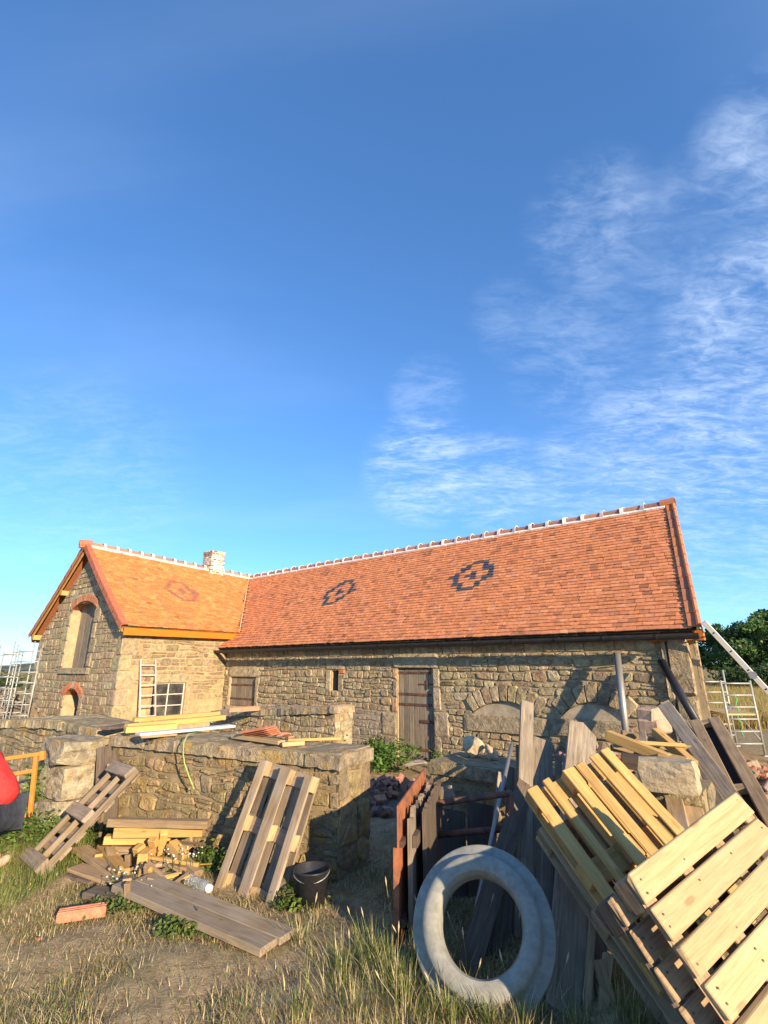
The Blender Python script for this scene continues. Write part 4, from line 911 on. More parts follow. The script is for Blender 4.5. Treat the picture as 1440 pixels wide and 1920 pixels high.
mb = MB(); mb.tube([gr(872, 1800, 0), at(960, 1394, 5.7)], .019, 10); mb.build('steel_rod', M_GALV, label='long thin grey steel rod leaning behind the ring', cat='rod', smooth=True)

# ---------- pallets
def pallet_mesh(kind, mat, block_mat):
    """parts of a pallet in its own frame: x along the 1.2 m length, y across, z up (deck on top)"""
    out = []
    def b(nm, c_, h, m_, ax=0):
        mb = MB(); X = np.array([h[0], 0, 0]); Y = np.array([0, h[1], 0]); Z = np.array([0, 0, h[2]]); t = random.uniform(.40, .60)
        mb.box(c_, *( (X, Y, Z) if ax == 0 else (Y, X, Z)), .006, (t, t, t), .007); out.append((nm, mb, m_))
    if kind in ('euro', 'euro5'):
        Lx, Ly = 1.2, .8
        for y, w_ in ((.0725, .145), (.245, .1), (.4, .145), (.555, .1), (.7275, .145)): b('deck_board', (Lx/2, y, .133), (Lx/2, w_/2, .011), mat)
        for x in (.0725, .6, 1.1275): b('cross_board', (x, Ly/2, .111), (.0725, Ly/2, .011), mat, 1)
        for x in (.0725, .6, 1.1275):
            for y, w_ in ((.05, .1), (.4, .145), (.75, .1)): b('block', (x, y, .061), (.0725, w_/2, .039), block_mat)
        for y, w_ in (((.05, .1), (.4, .145), (.75, .1)) if kind == 'euro' else ((.045, .085), (.165, .075), (.31, .07), (.42, .085), (.62, .07), (.755, .085))): b('bottom_board', (Lx/2, y, .011), (Lx/2, w_/2, .011), mat)
    elif kind == 'wide':
        Lx, Ly = 1.24, 1.02; n = 9; w_ = .119
        for i in range(n): b('deck_board', (.06+i*(Lx-.12)/(n-1), Ly/2, .139), (w_/2, Ly/2, .011), mat, 1)
        for y in (.04, .36, .66, .98):
            b('stringer', (Lx/2, y, .117), (Lx/2, .038, .011), block_mat)
            for x in (.07, .62, 1.17): b('block', (x, y, .064), (.065, .042, .042), block_mat)
        for x in (.07, .62, 1.17): b('bottom_board', (x, Ly/2, .011), (.055, Ly/2, .011), block_mat, 1)
        nl = MB()
        for i in range(n):
            for y in (.04, .36, .66, .98):
                for q in (-.022, .024): c_ = np.array((.06+i*(Lx-.12)/(n-1)+q+random.uniform(-.006, .006), y+random.uniform(-.012, .012), .1495)); nl.tube([c_, c_+np.array([0, 0, .002])], .0052, 6)
        out.append(('nails', nl, M_RUSTDARK))
    elif kind == 'narrow':
        Lx, Ly = 1.12, .56
        for i in range(7): b('deck_slat', (.07+i*.163, Ly/2, .012), (.06, Ly/2, .010), mat, 1)
        for y in (.03, Ly/2, Ly-.03): b('stringer', (Lx/2, y, .052), (Lx/2, .018, .030), block_mat)
        for x in (.06, .55, 1.05): b('cross_board', (x, Ly/2, .105), (.062, Ly/2, .022), mat, 1)
    return out
def place_pallet(name, label, parts, o, ex, ey, group='pallets', s_=1.0):
    ex = unit(ex); ey = unit(np.asarray(ey)-ex*np.dot(ey, ex)); ez = np.cross(ex, ey)
    M = Matrix(((ex[0], ey[0], ez[0], o[0]), (ex[1], ey[1], ez[1], o[1]), (ex[2], ey[2], ez[2], o[2]), (0, 0, 0, 1))) @ Matrix.Scale(s_, 4)
    T = thing(name, label, 'pallet', matrix=M, group=group)
    for nm, mb, m_ in parts: mb.build(nm, m_, T, world=False, kind='stuff' if nm == 'nails' else None)
    return T
# the one leaning on the ochre wall, its underside towards us
F1, F2 = gr(402, 1662, 0), gr(505, 1698, 0); e1 = unit(F2-F1); hh = np.array([-e1[1], e1[0], 0]); a_ = R(-20); hh = np.array([hh[0]*math.cos(a_)-hh[1]*math.sin(a_), hh[0]*math.sin(a_)+hh[1]*math.cos(a_), 0]); be = R(20); e2 = hh*math.sin(be)+np.array([0, 0, math.cos(be)])
W_PGREY = wood('greyed_pallet_wood', (.18, .12, .065), (.38, .275, .16), .4, .82, .25, .4); W_BLK = wood('pallet_block', (.38, .26, .12), (.52, .38, .2), .2, .85, 0, .3)
nrm = np.cross(e1, e2)
place_pallet('pallet', 'greyed pallet leaning upright against the ochre wall, underside showing', pallet_mesh('euro', W_PGREY, W_BLK), F1, e2, e1, s_=.90)
# yellow pallet and the one beneath it
A_, B_, C_ = np.array([1.05, 4.10, 1.05]), np.array([1.77, 4.30, 1.30]), np.array([1.54, 3.35, .24])
ex, ey = unit(C_-A_), unit(B_-A_); ez = np.cross(ex, ey)
nf = ez if np.dot(ez, EYEP-A_) > 0 else -ez
W_YEL = wood('yellow_pallet_wood', (.38, .22, .065), (.55, .355, .13), .45, .75, .0, .3)
def faceout(o, ex, ey, k): # underside outwards: local z must point away from the viewer
    z = np.cross(ex, ey); return (o, ex, ey) if np.dot(z, nf) < 0 else (o+ey*k, ex, -ey)
q = faceout(A_, ex, ey, .8); place_pallet('pallet', 'yellow pallet on top of the slanting stack, underside boards showing', pallet_mesh('euro5', W_YEL, W_YEL), *q)
q = faceout(A_-nf*.16+ex*.20-ey*.03, ex, ey, .8); place_pallet('pallet', 'brown pallet lowest of the slanting stack, half hidden in shade', pallet_mesh('euro', W_PALLET, W_PALLET), *q)
# nearest pallet, deck towards us
A2 = EYEP+(np.array([1.26, 3.0, .88])-EYEP)*.91; D1 = unit((.84, .45, .24)); D2 = np.array([.25, -.25, -.47]); D2 = unit(D2-D1*np.dot(D1, D2)); n2 = np.cross(D2, D1)
if np.dot(n2, EYEP-A2) < 0: n2 = -n2
zl = np.cross(D2, D1)
if np.dot(zl, n2) > 0: q = (A2-n2*.15, D2, D1)
else: q = (A2+D1*1.02-n2*.15, D2, -D1)
place_pallet('pallet', 'pale new pallet nearest the camera, sunlit deck boards facing us', pallet_mesh('wide', W_PALE, W_PALLET), *q)
A3 = A2-n2*.31+D2*.03-D1*.05
if np.dot(zl, n2) > 0: q = (A3-n2*.0, D2, D1)
else: q = (A3+D1*1.02, D2, -D1)
place_pallet('pallet', 'dark pallet right behind the pale nearest one', pallet_mesh('wide', W_PALLET, W_DARK), *q)
# broken narrow pallet at the left
F1, F2 = gr(50, 1622, 0), gr(98, 1664, 0); e1 = unit(F2-F1); tp = at(170, 1484, 6.35); e2 = unit(tp-F1-e1*.1); e2 = unit(e2-e1*np.dot(e1, e2)); nn = np.cross(e1, e2)
if np.dot(nn, EYEP-F1) < 0: nn = -nn
z_ = np.cross(e2, e1); q = (F1, e2, e1) if np.dot(z_, nn) > 0 else (F1+e1*.56, e2, -e1)
place_pallet('pallet', 'small grey broken pallet propped at the wall gap on the left', pallet_mesh('narrow', W_PGREY, W_PGREY), *q)
for i, (b, t, lb) in enumerate((((188, 1575), (196, 1400), 'old dark board standing in the wall gap, leftmost'), ((205, 1580), (210, 1408), 'old dark board standing in the wall gap beside the ochre wall'))):
    lean('board', lb, b, t, .17, .03, W_DARK, 6.9, .55, group='boards in the wall gap')
piece('stake', 'thin slanting greenish stake in the wall gap', 'stake', gr(183, 1560), at(203, 1432, 6.75), .03, .03, W_PGREY)
piece('stake', 'thin prop under the broken pallet', 'stake', gr(186, 1582), at(196, 1500, 6.1), .03, .03, W_PGREY)

# ---------- lumber heap between the broken pallet and the leaning one
LG = 'lumber heap'
def lum(lb, a, za, b, zb, w, t, mat, tint=.5, nm='beam', up=(0, 0, 1)): return piece(nm, lb, 'timber' if nm == 'beam' else nm, gr(*a, za), gr(*b, zb), w, t, mat, up, LG, tint)
lum('long grey-brown beam on top of the heap against the wall', (205, 1541), .42, (392, 1545), .42, .09, .07, W_PALLET, .36)
lum('stout yellow beam right under the top grey one', (216, 1560), .33, (382, 1556), .33, .12, .09, W_NEW, .42)
lum('bright yellow beam of the heap, third from the top', (196, 1574), .25, (320, 1573), .22, .10, .07, W_NEW, .52)
lum('pale wide board low in the heap by the wall', (214, 1588), .14, (330, 1592), .14, .16, .05, W_PALLET, .5)
lum('dark board lowest against the wall behind the heap', (330, 1584), .10, (470, 1596), .06, .12, .05, W_PALLET, .36)
lum('sawn yellow beam slanting to the front left of the heap', (190, 1592), .10, (232, 1640), .09, .10, .09, W_NEW, .40)
lum('second sawn beam beside the slanting front left one', (205, 1592), .15, (218, 1645), .05, .09, .05, W_PALLET, .45)
lum('brown beam slanting down right at the heap edge', (318, 1586), .20, (372, 1640), .06, .09, .07, W_PALLET, .42)
lum('yellow beam with bright sawn end in the heap middle', (322, 1583), .22, (348, 1612), .14, .09, .09, W_NEW, .5)
lum('bright short offcut standing steep in the heap', (300, 1602), .10, (308, 1560), .34, .07, .06, W_NEW, .56, 'offcut')
lum('short dull cut block at the left of the heap middle', (254, 1600), .17, (268, 1588), .2, .08, .08, W_NEW, .46, 'offcut')
lum('yellow cube offcut next to the dull cut block', (266, 1612), .15, (282, 1596), .16, .10, .09, W_NEW, .54, 'offcut')
lum('second dull cut block higher in the heap', (284, 1584), .24, (292, 1574), .27, .09, .08, W_NEW, .44, 'offcut')
lum('thin batten crossing the heap to the right', (272, 1606), .16, (372, 1622), .12, .035, .03, W_NEW, .42, 'batten')
lum('thin dark batten below the crossing one', (285, 1618), .10, (380, 1636), .07, .045, .035, W_PALLET, .44, 'batten')
lum('thin yellow batten lying at the heap front', (246, 1647), .07, (310, 1632), .08, .03, .028, W_NEW, .48, 'batten')
lum('another thin batten beside the front yellow one', (252, 1652), .05, (322, 1640), .06, .03, .025, W_NEW, .42, 'batten')
lum('small upright dark stub in the heap front', (240, 1632), .02, (240, 1602), .16, .05, .04, W_PALLET, .3, 'offcut', (0, 1, 0))
lum('small upright brown stub behind the long planks', (276, 1662), .0, (275, 1622), .2, .05, .04, W_PALLET, .36, 'offcut', (0, 1, 0))
lum('yellow upright stub by the long planks', (281, 1663), .0, (282, 1628), .17, .035, .035, W_NEW, .45, 'offcut', (0, 1, 0))
lum('grey board lying flat left of the heap front', (140, 1626), .07, (215, 1652), .05, .16, .03, W_PALLET, .5, 'board')
lum('weathered bark-edged slab left of the long planks', (168, 1672), .06, (236, 1684), .05, .17, .05, W_DARK, .62, 'board')
lum('small grey offcut in the grass by the broken pallet', (128, 1640), .03, (176, 1654), .03, .10, .03, W_DARK, .7, 'board')
lum('short stub post standing in front of the bark-edged slab', (240, 1703), 0., (239, 1655), .2, .045, .04, W_PALLET, .4, 'offcut', (0, 1, 0))
r_ = random.Random(5)
kinds = ['split', 'chipped', 'sawn', 'thin', 'stubby', 'pale', 'brown', 'yellow', 'grey', 'dirty', 'crooked', 'clean']
for i in range(12):
    u, v = r_.uniform(220, 340), r_.uniform(1596, 1650); a = r_.uniform(0, 3.14); c_ = gr(u, v, r_.uniform(.05, .14)); l = r_.uniform(.08, .2); d = np.array([math.cos(a), math.sin(a), r_.uniform(-.3, .3)])*l
    piece('offcut', f'{kinds[i]} little wood offcut in the lumber heap', 'offcut', c_-d, c_+d, r_.uniform(.03, .07), r_.uniform(.025, .05), r_.choice([W_NEW, W_PALLET, W_NEW, W_PGREY]), group=LG, tint=r_.uniform(.38, .55))
for i in range(44):
    u, v = r_.gauss(275, 50), r_.uniform(1590, 1668); a = r_.uniform(0, 3.14); c_ = gr(u, v, r_.uniform(.02, .12)); l = r_.uniform(.06, .30); d = np.array([math.cos(a), math.sin(a), r_.uniform(-.35, .35)])*l
    piece('wood_splint', 'thin broken wood splint scattered over the lumber heap', 'splint', c_-d, c_+d, r_.uniform(.015, .045), r_.uniform(.01, .026), r_.choice([W_NEW, W_PALLET, W_PGREY, W_PGREY]), group='splints in the lumber heap', tint=r_.uniform(.36, .55), jit=.006)
# the two long scaffold planks in front
pA, pB = gr(268, 1648, .12), gr(540, 1757, .05); pC, pD = gr(244, 1668, .10), gr(478, 1783, .05)
W_SCAF = wood('grey_scaffold_plank', (.20, .145, .085), (.37, .28, .17), .15, .85, .2, .25)
piece('plank', 'long grey plank pointing to the front, its far edge nearer the wall', 'plank', pA, pB, .17, .05, W_SCAF, tint=.52, group='long planks')
dv = unit(pB-pA); sv = unit(np.cross(dv, (0, 0, 1)));
if sv[1] > 0: sv = -sv
piece('plank', 'long grey plank pointing to the front, nearer the viewer', 'plank', pA+sv*.178-dv*.05, pB+sv*.178-dv*.02, .17, .05, W_SCAF, tint=.47, group='long planks')
piece('plank', 'shorter stained plank lying under the near side of the long ones', 'plank', gr(150, 1590, .10), gr(372, 1738, .03)+sv*.02, .15, .045, W_PALLET, tint=.55, group='long planks')

# ---------- the heap of beams and stones right of the barn front
def rubble_heap(name, label, c_, rx, ry, hz, n, tints, mat, seed, sz=(.06, .2), cat='rubble'):
    r_ = np.random.default_rng(seed); T = thing(name, label, cat, c_); g = MB(); n_ = 22; V = []; F = []
    for i in range(n_+1):
        for k in range(n_+1):
            x, y = (i/n_*2-1), (k/n_*2-1); rr = math.hypot(x, y); z = hz*max(0, 1-rr*rr)**.8*(1+r_.normal(0, .12))-.06
            V.append((c_[0]+x*rx, c_[1]+y*ry, c_[2]+z))
    for i in range(n_):
        for k in range(n_): F.append((i*(n_+1)+k, (i+1)*(n_+1)+k, (i+1)*(n_+1)+k+1, i*(n_+1)+k+1))
    g.add(V, F, (.20, .155, .10)); g.build('earth', M_MORTAR, T)
    items = []
    for i in range(n):
        a, q = r_.uniform(0, 6.28), math.sqrt(r_.uniform(0, 1)); x, y = q*math.cos(a), q*math.sin(a); z = hz*max(0, 1-q*q)**.8
        s_ = r_.uniform(*sz); p = np.array([c_[0]+x*rx, c_[1]+y*ry, c_[2]+z+s_*.1]); ax = r_.normal(0, 1, (3, 3)); ax, _ = np.linalg.qr(ax); ax[:, 2] = ax[:, 2]
        items.append((s_, p, ax, random.choice(tints), r_.uniform(.3, .9), r_.uniform(.15, .5)))
    items.sort(key=lambda k: -k[0]); rest = MB()
    for i, (s_, p, ax, t, k1, k2) in enumerate(items):
        mb = MB() if i < 40 else rest; mb.box(p, ax[:, 0]*s_/2, ax[:, 1]*s_/2*k1, ax[:, 2]*s_/2*k2, s_*.06, pal([t], .2), s_*.05)
        if i < 40: mb.build('fragment', mat, T)
    rest.build('small_fragments', mat, T, kind='stuff'); return T
TC = [(.42, .17, .10), (.36, .15, .09), (.46, .21, .13), (.30, .22, .17), (.40, .2, .14)]
rubble_heap('tile_rubble', 'heap of broken red tiles filling the gateway', gr(735, 1500, .0), .75, .95, .2, 170, TC, M_BRICK, 3, (.05, .19))
rubble_heap('stone_rubble', 'stone and tile rubble bank below the right end of the barn', W(4.6, -1.5, -.15), 1.9, 1.0, .62, 170, TC+[(.36, .3, .22), (.42, .35, .25)]*2, M_ROCK, 4, (.08, .3))
rubble_heap('stone_rubble', 'spread of tile and stone rubble under the tower scaffold', gr(1420, 1478, -.1), 1.9, 1.9, .25, 220, TC+[(.36, .3, .22), (.46, .36, .22)], M_ROCK, 6, (.06, .24))
def hewn(lb, u, v, y, s_, a, tint, name='hewn_block'):
    c_ = at(u, v, y); mb = MB(); X = np.array([math.cos(a), math.sin(a), 0])*s_[0]/2; Y = np.array([-math.sin(a), math.cos(a), 0])*s_[1]/2; mb.box(c_, X, Y, (0, 0, s_[2]/2), .025, tint, .018); return mb.build(name, M_ROCK, label=lb, cat='stone block', group='hewn blocks by the barn')
hewn('upper of two stacked tan hewn blocks by the barn front', 1222, 1340, 8.0, (.48, .26, .2), AX+math.pi/2, (.46, .33, .23)); hewn('lower of two stacked tan hewn blocks by the barn front', 1228, 1362, 8.0, (.54, .3, .2), AX+math.pi/2+.1, (.44, .31, .22))
BG = 'beams dumped on the rubble bank'
def dump(lb, a, ya, b, yb, w, t, mat, tint=.5, up=(0, 0, 1), nm='beam', cat='timber'): return piece(nm, lb, cat, at(*a, ya), at(*b, yb), w, t, mat, up, BG, tint)
dump('thick yellow beam pointing left over the yellow pallet', (1140, 1378), 5.9, (1255, 1424), 5.5, .12, .10, W_NEW, .46)
dump('grey-brown beam behind the thick yellow one', (1165, 1378), 6.4, (1300, 1408), 6.2, .13, .10, W_PALLET, .45)
dump('short board with a bright cut face on the beams', (1236, 1418), 5.55, (1288, 1430), 5.4, .2, .07, W_NEW, .40)
dump('slanting yellow beam with a sawn tip on the rubble bank', (1228, 1372), 6.3, (1302, 1436), 5.7, .09, .10, W_NEW, .46)
dump('dark round-edged log under the beams by the pier', (1165, 1425), 5.6, (1215, 1432), 5.5, .16, .13, W_DARK, .3)
dump('long weathered split plank slanting to the right frame edge', (1246, 1322), 7.0, (1475, 1640), 4.6, .16, .05, W_GREY, .62, (-.5, -.7, .6), 'plank', 'plank')
dump('short pale plank beside the top of the long split one', (1246, 1316), 7.4, (1300, 1385), 7.0, .12, .04, W_GREY, .68, (-.5, -.7, .6), 'plank', 'plank')
dump('grey plank lying under the long split one', (1290, 1425), 6.0, (1372, 1545), 4.9, .13, .05, W_GREY, .5, (-.5, -.7, .6), 'plank', 'plank')
dump('rough bark slab standing right of the pier', (1278, 1430), 5.5, (1315, 1600), 4.5, .17, .05, W_PALLET, .55, (-.4, -.8, .3), 'plank', 'plank')
dump('second rough slab against the pier side', (1258, 1470), 5.2, (1284, 1600), 4.5, .14, .05, W_PGREY, .65, (-.5, -.8, .3), 'plank', 'plank')
for lb, a, ya, b, yb, w, t, mt, ti in (
    ('thin grey lath crossing behind the pointed plank', (1120, 1420), 5.6, (1035, 1500), 5.3, .04, .025, W_GREY, .5),
    ('dark crooked pole behind the yellow pallet corner', (1128, 1395), 5.9, (1098, 1560), 4.9, .05, .05, W_DARK, .6),
    ('grey pole lying over the rubble above the timber frame', (1262, 1400), 6.6, (1460, 1590), 5.2, .06, .05, W_GREY, .55),
    ('thin brown lath beside the long split plank', (1285, 1388), 6.7, (1450, 1640), 4.7, .045, .03, W_PALLET, .45),
    ('dark narrow board low at the right frame edge', (1335, 1470), 5.8, (1470, 1650), 4.9, .09, .035, W_DARK, .65),
    ('splintered pale board between pier and grey plank', (1300, 1440), 5.7, (1345, 1560), 4.8, .08, .035, W_PGREY, .6),
    ('short brown beam end poking left from the rubble bank', (1150, 1398), 6.1, (1200, 1412), 6.0, .09, .08, W_PALLET, .4),
    ('thin yellow batten across the dumped beams', (1180, 1392), 5.9, (1285, 1398), 5.9, .04, .03, W_NEW, .45),
    ('grey split post standing behind the boulder', (1205, 1375), 6.2, (1215, 1440), 5.7, .07, .06, W_GREY, .5)): dump(lb, a, ya, b, yb, w, t, mt, ti, (-.4, -.7, .5), 'lath', 'timber')
lean('board', 'thin bleached lath leaning left of the rod behind the ring', (905, 1790), (938, 1450), .045, .025, W_GREY, 5.6, .6)
lean('board', 'brown split board leaning over the tubular gate', (990, 1780), (975, 1400), .09, .03, W_PALLET, 5.8, .35)
lean('board', 'thin crooked lath between the pointed plank and the yellow pallet', (1090, 1850), (1070, 1400), .05, .03, W_PALLET, 5.5, .4)
lean('board', 'narrow rotten board between the tallest plank and the rod', (948, 1775), (958, 1440), .07, .03, W_DARK, 5.6, .7)
lean('board', 'thin grey slat leaning right of the square-topped plank', (1040, 1790), (1048, 1420), .06, .03, W_GREY, 5.6, .42)
lean('board', 'broken grey slat left of the pointed plank', (1030, 1850), (1062, 1470), .09, .03, W_GREY, 5.2, .5)
lean('board', 'dark brown slat at the right of the shaded planks', (1130, 1890), (1120, 1580), .08, .03, W_DARK, 4.6, .7)
# old window frame lying slanted
fA, fB = at(1322, 1352, 7.0), at(1452, 1600, 4.9); fx = unit(fB-fA); fn = unit(np.array([-.45, -.6, .7])-fx*np.dot(fx, (-.45, -.6, .7))); fy = np.cross(fn, fx)
T = thing('window_frame', 'old brown timber frame leaning on the rubble at the far right', 'frame', fB, group=BG); Lf = np.linalg.norm(fB-fA)
for sgn in (-1, 1): mb = MB(); mb.bar(fA+fy*sgn*.11, fB+fy*sgn*.11, .13, .08, fn, .005, (.5,)*3); mb.build('stile', W_PALLET, T)
for k in (.03, .62, .97): mb = MB(); mb.bar(fA+fx*Lf*k-fy*.12, fA+fx*Lf*k+fy*.12, .09, .07, fn, .005, (.5,)*3); mb.build('rail', W_PALLET, T)
mb = MB(); mb.bar(fA+fy*.0-fn*.045, fB-fn*.045, .16, .01, fn); mb.build('dark_back', M_DARKVOID, T)
piece('strip', 'black strip lying right of the timber frame', 'strip', at(1352, 1390, 6.9), at(1475, 1585, 5.2), .05, .03, M_BLACK)
# posts on the barn front
p0, p1 = O0+0, 0
q0 = fa(1157, 1226, -.25); q1 = fa(1174, 1385, -.75); mb = MB(); mb.tube([W(q1[0], -.75, q1[1]-.25), W(q0[0], -.25, q0[1])], .062, 14); mb.build('steel_post', M_GALV, label='grey round steel post leaning on the barn front', cat='post', smooth=True)
q0 = fa(1240, 1240, -.3); q1 = fa(1312, 1345, -.9); mb = MB(); mb.tube([W(q1[0], -.9, q1[1]-.2), W(q0[0], -.3, q0[1])], .068, 14); mb.build('drain_pipe', M_BLACK, label='black plastic pipe leaning at the barn corner post', cat='pipe', smooth=True)
# ================================================================ concrete ring
def lathe(mb, prof, c_, e1, e2, ax, n=64, tint=(.5, .5, .5), closed=True):
    V = []; m_ = len(prof)
    for k in range(n):
        t = 2*math.pi*k/n; d = e1*math.cos(t)+e2*math.sin(t)
        for r_, y in prof: V.append(c_+d*r_+ax*y)
    F = []
    for k in range(n):
        for i in range(m_ if closed else m_-1): F.append((k*m_+i, k*m_+(i+1) % m_, ((k+1) % n)*m_+(i+1) % m_, ((k+1) % n)*m_+i))
    mb.add(V, F, tint)
ph, be = R(20), R(33); RB = gr(893, 1920, -.015); RO = .452
e1 = np.array([math.cos(ph), -math.sin(ph), 0]); e2 = np.array([math.sin(ph)*math.sin(be), math.cos(ph)*math.sin(be), math.cos(be)]); rn = np.cross(e1, e2)
prof = [(.262, -.03), (.258, -.13), (.266, -.165), (RO-.016, -.165), (RO, -.15), (RO, -.10), (RO-.012, -.088), (.392, -.082), (.380, -.07), (.374, -.022), (.36, -.004), (.33, .004), (.30, .004), (.275, -.006)]
mb = MB(); lathe(mb, prof, RB+e2*RO+rn*.03, e1, e2, rn, 72, (.27, .265, .225)); ring = mb.build('concrete_ring', M_CONCRETE, label='pale concrete well ring with stepped rim leaning in the grass', cat='well ring', smooth=True)
ring.data.polygons.foreach_set('use_smooth', [True]*len(ring.data.polygons))
bm = bmesh.new(); bm.from_mesh(ring.data)
for e in bm.edges:
    if len(e.link_faces) == 2 and e.calc_face_angle() > R(38): e.smooth = False
bm.to_mesh(ring.data); bm.free()

# ================================================================ gate things beside the ring
pn, pf = gr(746, 1788, -.02), at(796, 1452, 5.6); nx = unit(np.array([pf[0]-pn[0], pf[1]-pn[1], 0])); ny = np.array([nx[1], -nx[0], 0]); Lp = math.hypot(pf[0]-pn[0], pf[1]-pn[1])
T = thing('sheet_metal_door', 'rusty sheet-metal door standing edge-on left of the ring', 'door', pn)
def panel(par, off, x0, x1, z0, zl, zr, th, mat, nm, ragged=0):
    mb = MB(); n_ = 8; top = [(x0+(x1-x0)*i/n_, zl+(zr-zl)*i/n_-(random.uniform(0, ragged) if ragged else 0)) for i in range(n_+1)]
    mb.prism([(x0, z0), (x1, z0)]+top[::-1], th, pn+ny*off-np.array([0, 0, pn[2]]), nx, (0, 0, 1), ny); return mb.build(nm, mat, par)
panel(T, 0, 0, Lp, 0, .90, .93, .012, M_RUST, 'sheet'); panel(T, .014, .02, Lp*.98, .62, .66, .69, .03, M_RUSTDARK, 'rail'); panel(T, .014, .02, Lp*.98, .12, .17, .18, .03, M_RUSTDARK, 'rail'); panel(T, -.03, .0, .05, .0, .62, .62, .03, M_RUST, 'post')
T2 = thing('old_plank_gate', 'splintered old plank gate stacked behind the rusty sheet', 'gate', pn)
for i in range(6):
    panel(T2, .06+.002*i, .10+i*.2, .285+i*.2, 0, .80+.012*i, .86, .035, W_DARK if i % 2 else W_GREY, 'plank', .06)
panel(T2, .10, .1, 1.25, .60, .68, .69, .035, W_DARK, 'ledge')
T3 = thing('old_plank_gate', 'dark narrow plank gate third in the stack beside the tubular gate', 'gate', pn)
for i in range(5): panel(T3, .155, .22+i*.2, .405+i*.2, 0, .84, .87, .03, W_DARK, 'plank', .05)
G = thing('tubular_gate', 'rusted tubular field gate behind the concrete ring', 'gate', gr(808, 1690, 0))
gy0, gy1 = 5.15, 5.0
def gt(pts, r_=.027): mb = MB(); mb.tube(pts, r_, 10); mb.build('tube', M_RUSTDARK, G, smooth=True)
gt([at(806, 1700, gy0), at(806, 1530, gy0), at(809, 1512, gy0), at(822, 1506, gy0), at(960, 1487, gy1)]); gt([at(806, 1567, gy0), at(960, 1553, gy1)]); gt([at(806, 1642, gy0), at(960, 1626, gy1)]); gt([at(958, 1487, gy1), at(956, 1690, gy1)])
piece('post', 'short grey gatepost at the left end of the tubular gate', 'post', gr(812, 1650, -.05), at(822, 1478, 5.4), .10, .08, W_GREY, (0, -1, 0), tint=.4)
lean('board', 'dark board added for the shade behind the tubular gate, nearest its post', (850, 1690), (850, 1520), .24, .03, W_DARK, 5.75, .35, group='dark boards behind the gate'); lean('board', 'dark board added for the shade behind the tubular gate, under the two rocks', (905, 1690), (902, 1508), .26, .03, W_DARK, 5.65, .3, group='dark boards behind the gate')  # both boards added so the shaded space behind the gate reads dark
piece('crate_board', 'grey short board lying on edge behind the gatepost', 'board', at(815, 1490, 5.9), at(850, 1484, 5.8), .03, .12, W_GREY, tint=.6)

# ================================================================ bucket, bottle, brick
bc = gr(582, 1695, 0); X_, Y_, Z_ = np.eye(3)
T = thing('bucket', 'black builder\'s bucket in the shade by the wall end', 'bucket', bc)
mb = MB(); lathe(mb, [(.018, .011), (.112, .011), (.148, .26), (.155, .265), (.16, .26), (.157, .248), (.151, .245), (.119, 0), (.018, 0)], bc, X_, Y_, Z_, 32, closed=True); mb.build('body', M_BLACK, T, smooth=True)
mb = MB(); mb.tube([bc+np.array([.154*math.cos(t), -.154*math.sin(t)*.9, .248-.055*math.sin(t)]) for t in np.linspace(0, math.pi, 16)], .005, 6); mb.build('handle', M_GALV, T)
bt = gr(372, 1657, .05); bd = unit(np.array([.8, -.62, 0])); bs = np.array([-bd[1], bd[0], 0])
pm, nt, N, L, b = new_mat('clear_plastic'); b.inputs['Base Color'].default_value = (.86, .90, .90, 1); b.inputs['Roughness'].default_value = .12; b.inputs['Transmission Weight'].default_value = .8; b.inputs['IOR'].default_value = 1.2
T = thing('plastic_bottle', 'clear ribbed plastic bottle lying by the lumber heap', 'bottle', bt)
mb = MB(); pr = [(.0, -.17)]+[(.045+.003*(i % 2), -.165+.022*i) for i in range(13)]+[(.040, .125), (.018, .16), (.014, .17), (0.0, .17)]; lathe(mb, pr, bt, bs, Z_, bd, 20, closed=False); mb.build('body', pm, T, smooth=True)
M_CAP = plain('white_plastic', (.75, .76, .76), .5, 20, .08, .02); mb = MB(); lathe(mb, [(0, .135), (.03, .135), (.032, .15), (.03, .18), (0, .18)], bt, bs, Z_, bd, 20, closed=False); mb.build('cap', M_CAP, T, smooth=True)
mb = MB(); c_ = gr(154, 1712, .045); d = unit(np.array([.9, .35, 0])); s_ = np.array([-d[1], d[0], 0]); n_ = Z_
mb.box(c_, d*.17, s_*.055, Z_*.035, .006, (.52, .21, .12), .003)
for k in (-1, 0, 1): mb.box(c_+s_*k*.036+Z_*.034, d*.168, s_*.009, Z_*.006, .002, (.55, .23, .13))
mb.build('hollow_brick', M_BRICK, label='orange ribbed hollow brick lying on the dry grass', cat='brick')
rock('brick_chip', 'tiny red brick chip on the bare ground at the left', 'brick', gr(70, 1765, 0), (.06, .05, .03), (.5, .2, .12), 3, mat=M_BRICK)

# ================================================================ things lying on the yard walls
TW_ = 'timber laid across the yard walls'
def top(lb, a, za, b, zb, w, t, mat, tint=.5, nm='batten'): return piece(nm, lb, nm, gr(*a, za), gr(*b, zb), w, t, mat, group=TW_, tint=tint)
top('bright yellow batten laid across the walls, rearmost', (236, 1363), 1.17, (420, 1345), 1.17, .09, .07, W_NEW, .55)
top('bright yellow batten in front of the rearmost one', (234, 1369), 1.16, (330, 1362), 1.16, .10, .07, W_NEW, .60)
top('white-painted board at the front of the batten stack', (258, 1377), 1.15, (436, 1361), 1.15, .16, .035, plain('white_board', (.62, .57, .5), .7, 30, .15, .1), .5, 'board')
top('thin pinkish board under the white one', (262, 1382), 1.12, (330, 1377), 1.12, .14, .025, W_PALLET, .6, 'board')
top('dark short board at the left end of the ochre wall top', (196, 1366), 1.13, (236, 1360), 1.13, .14, .04, W_DARK, .6, 'board')
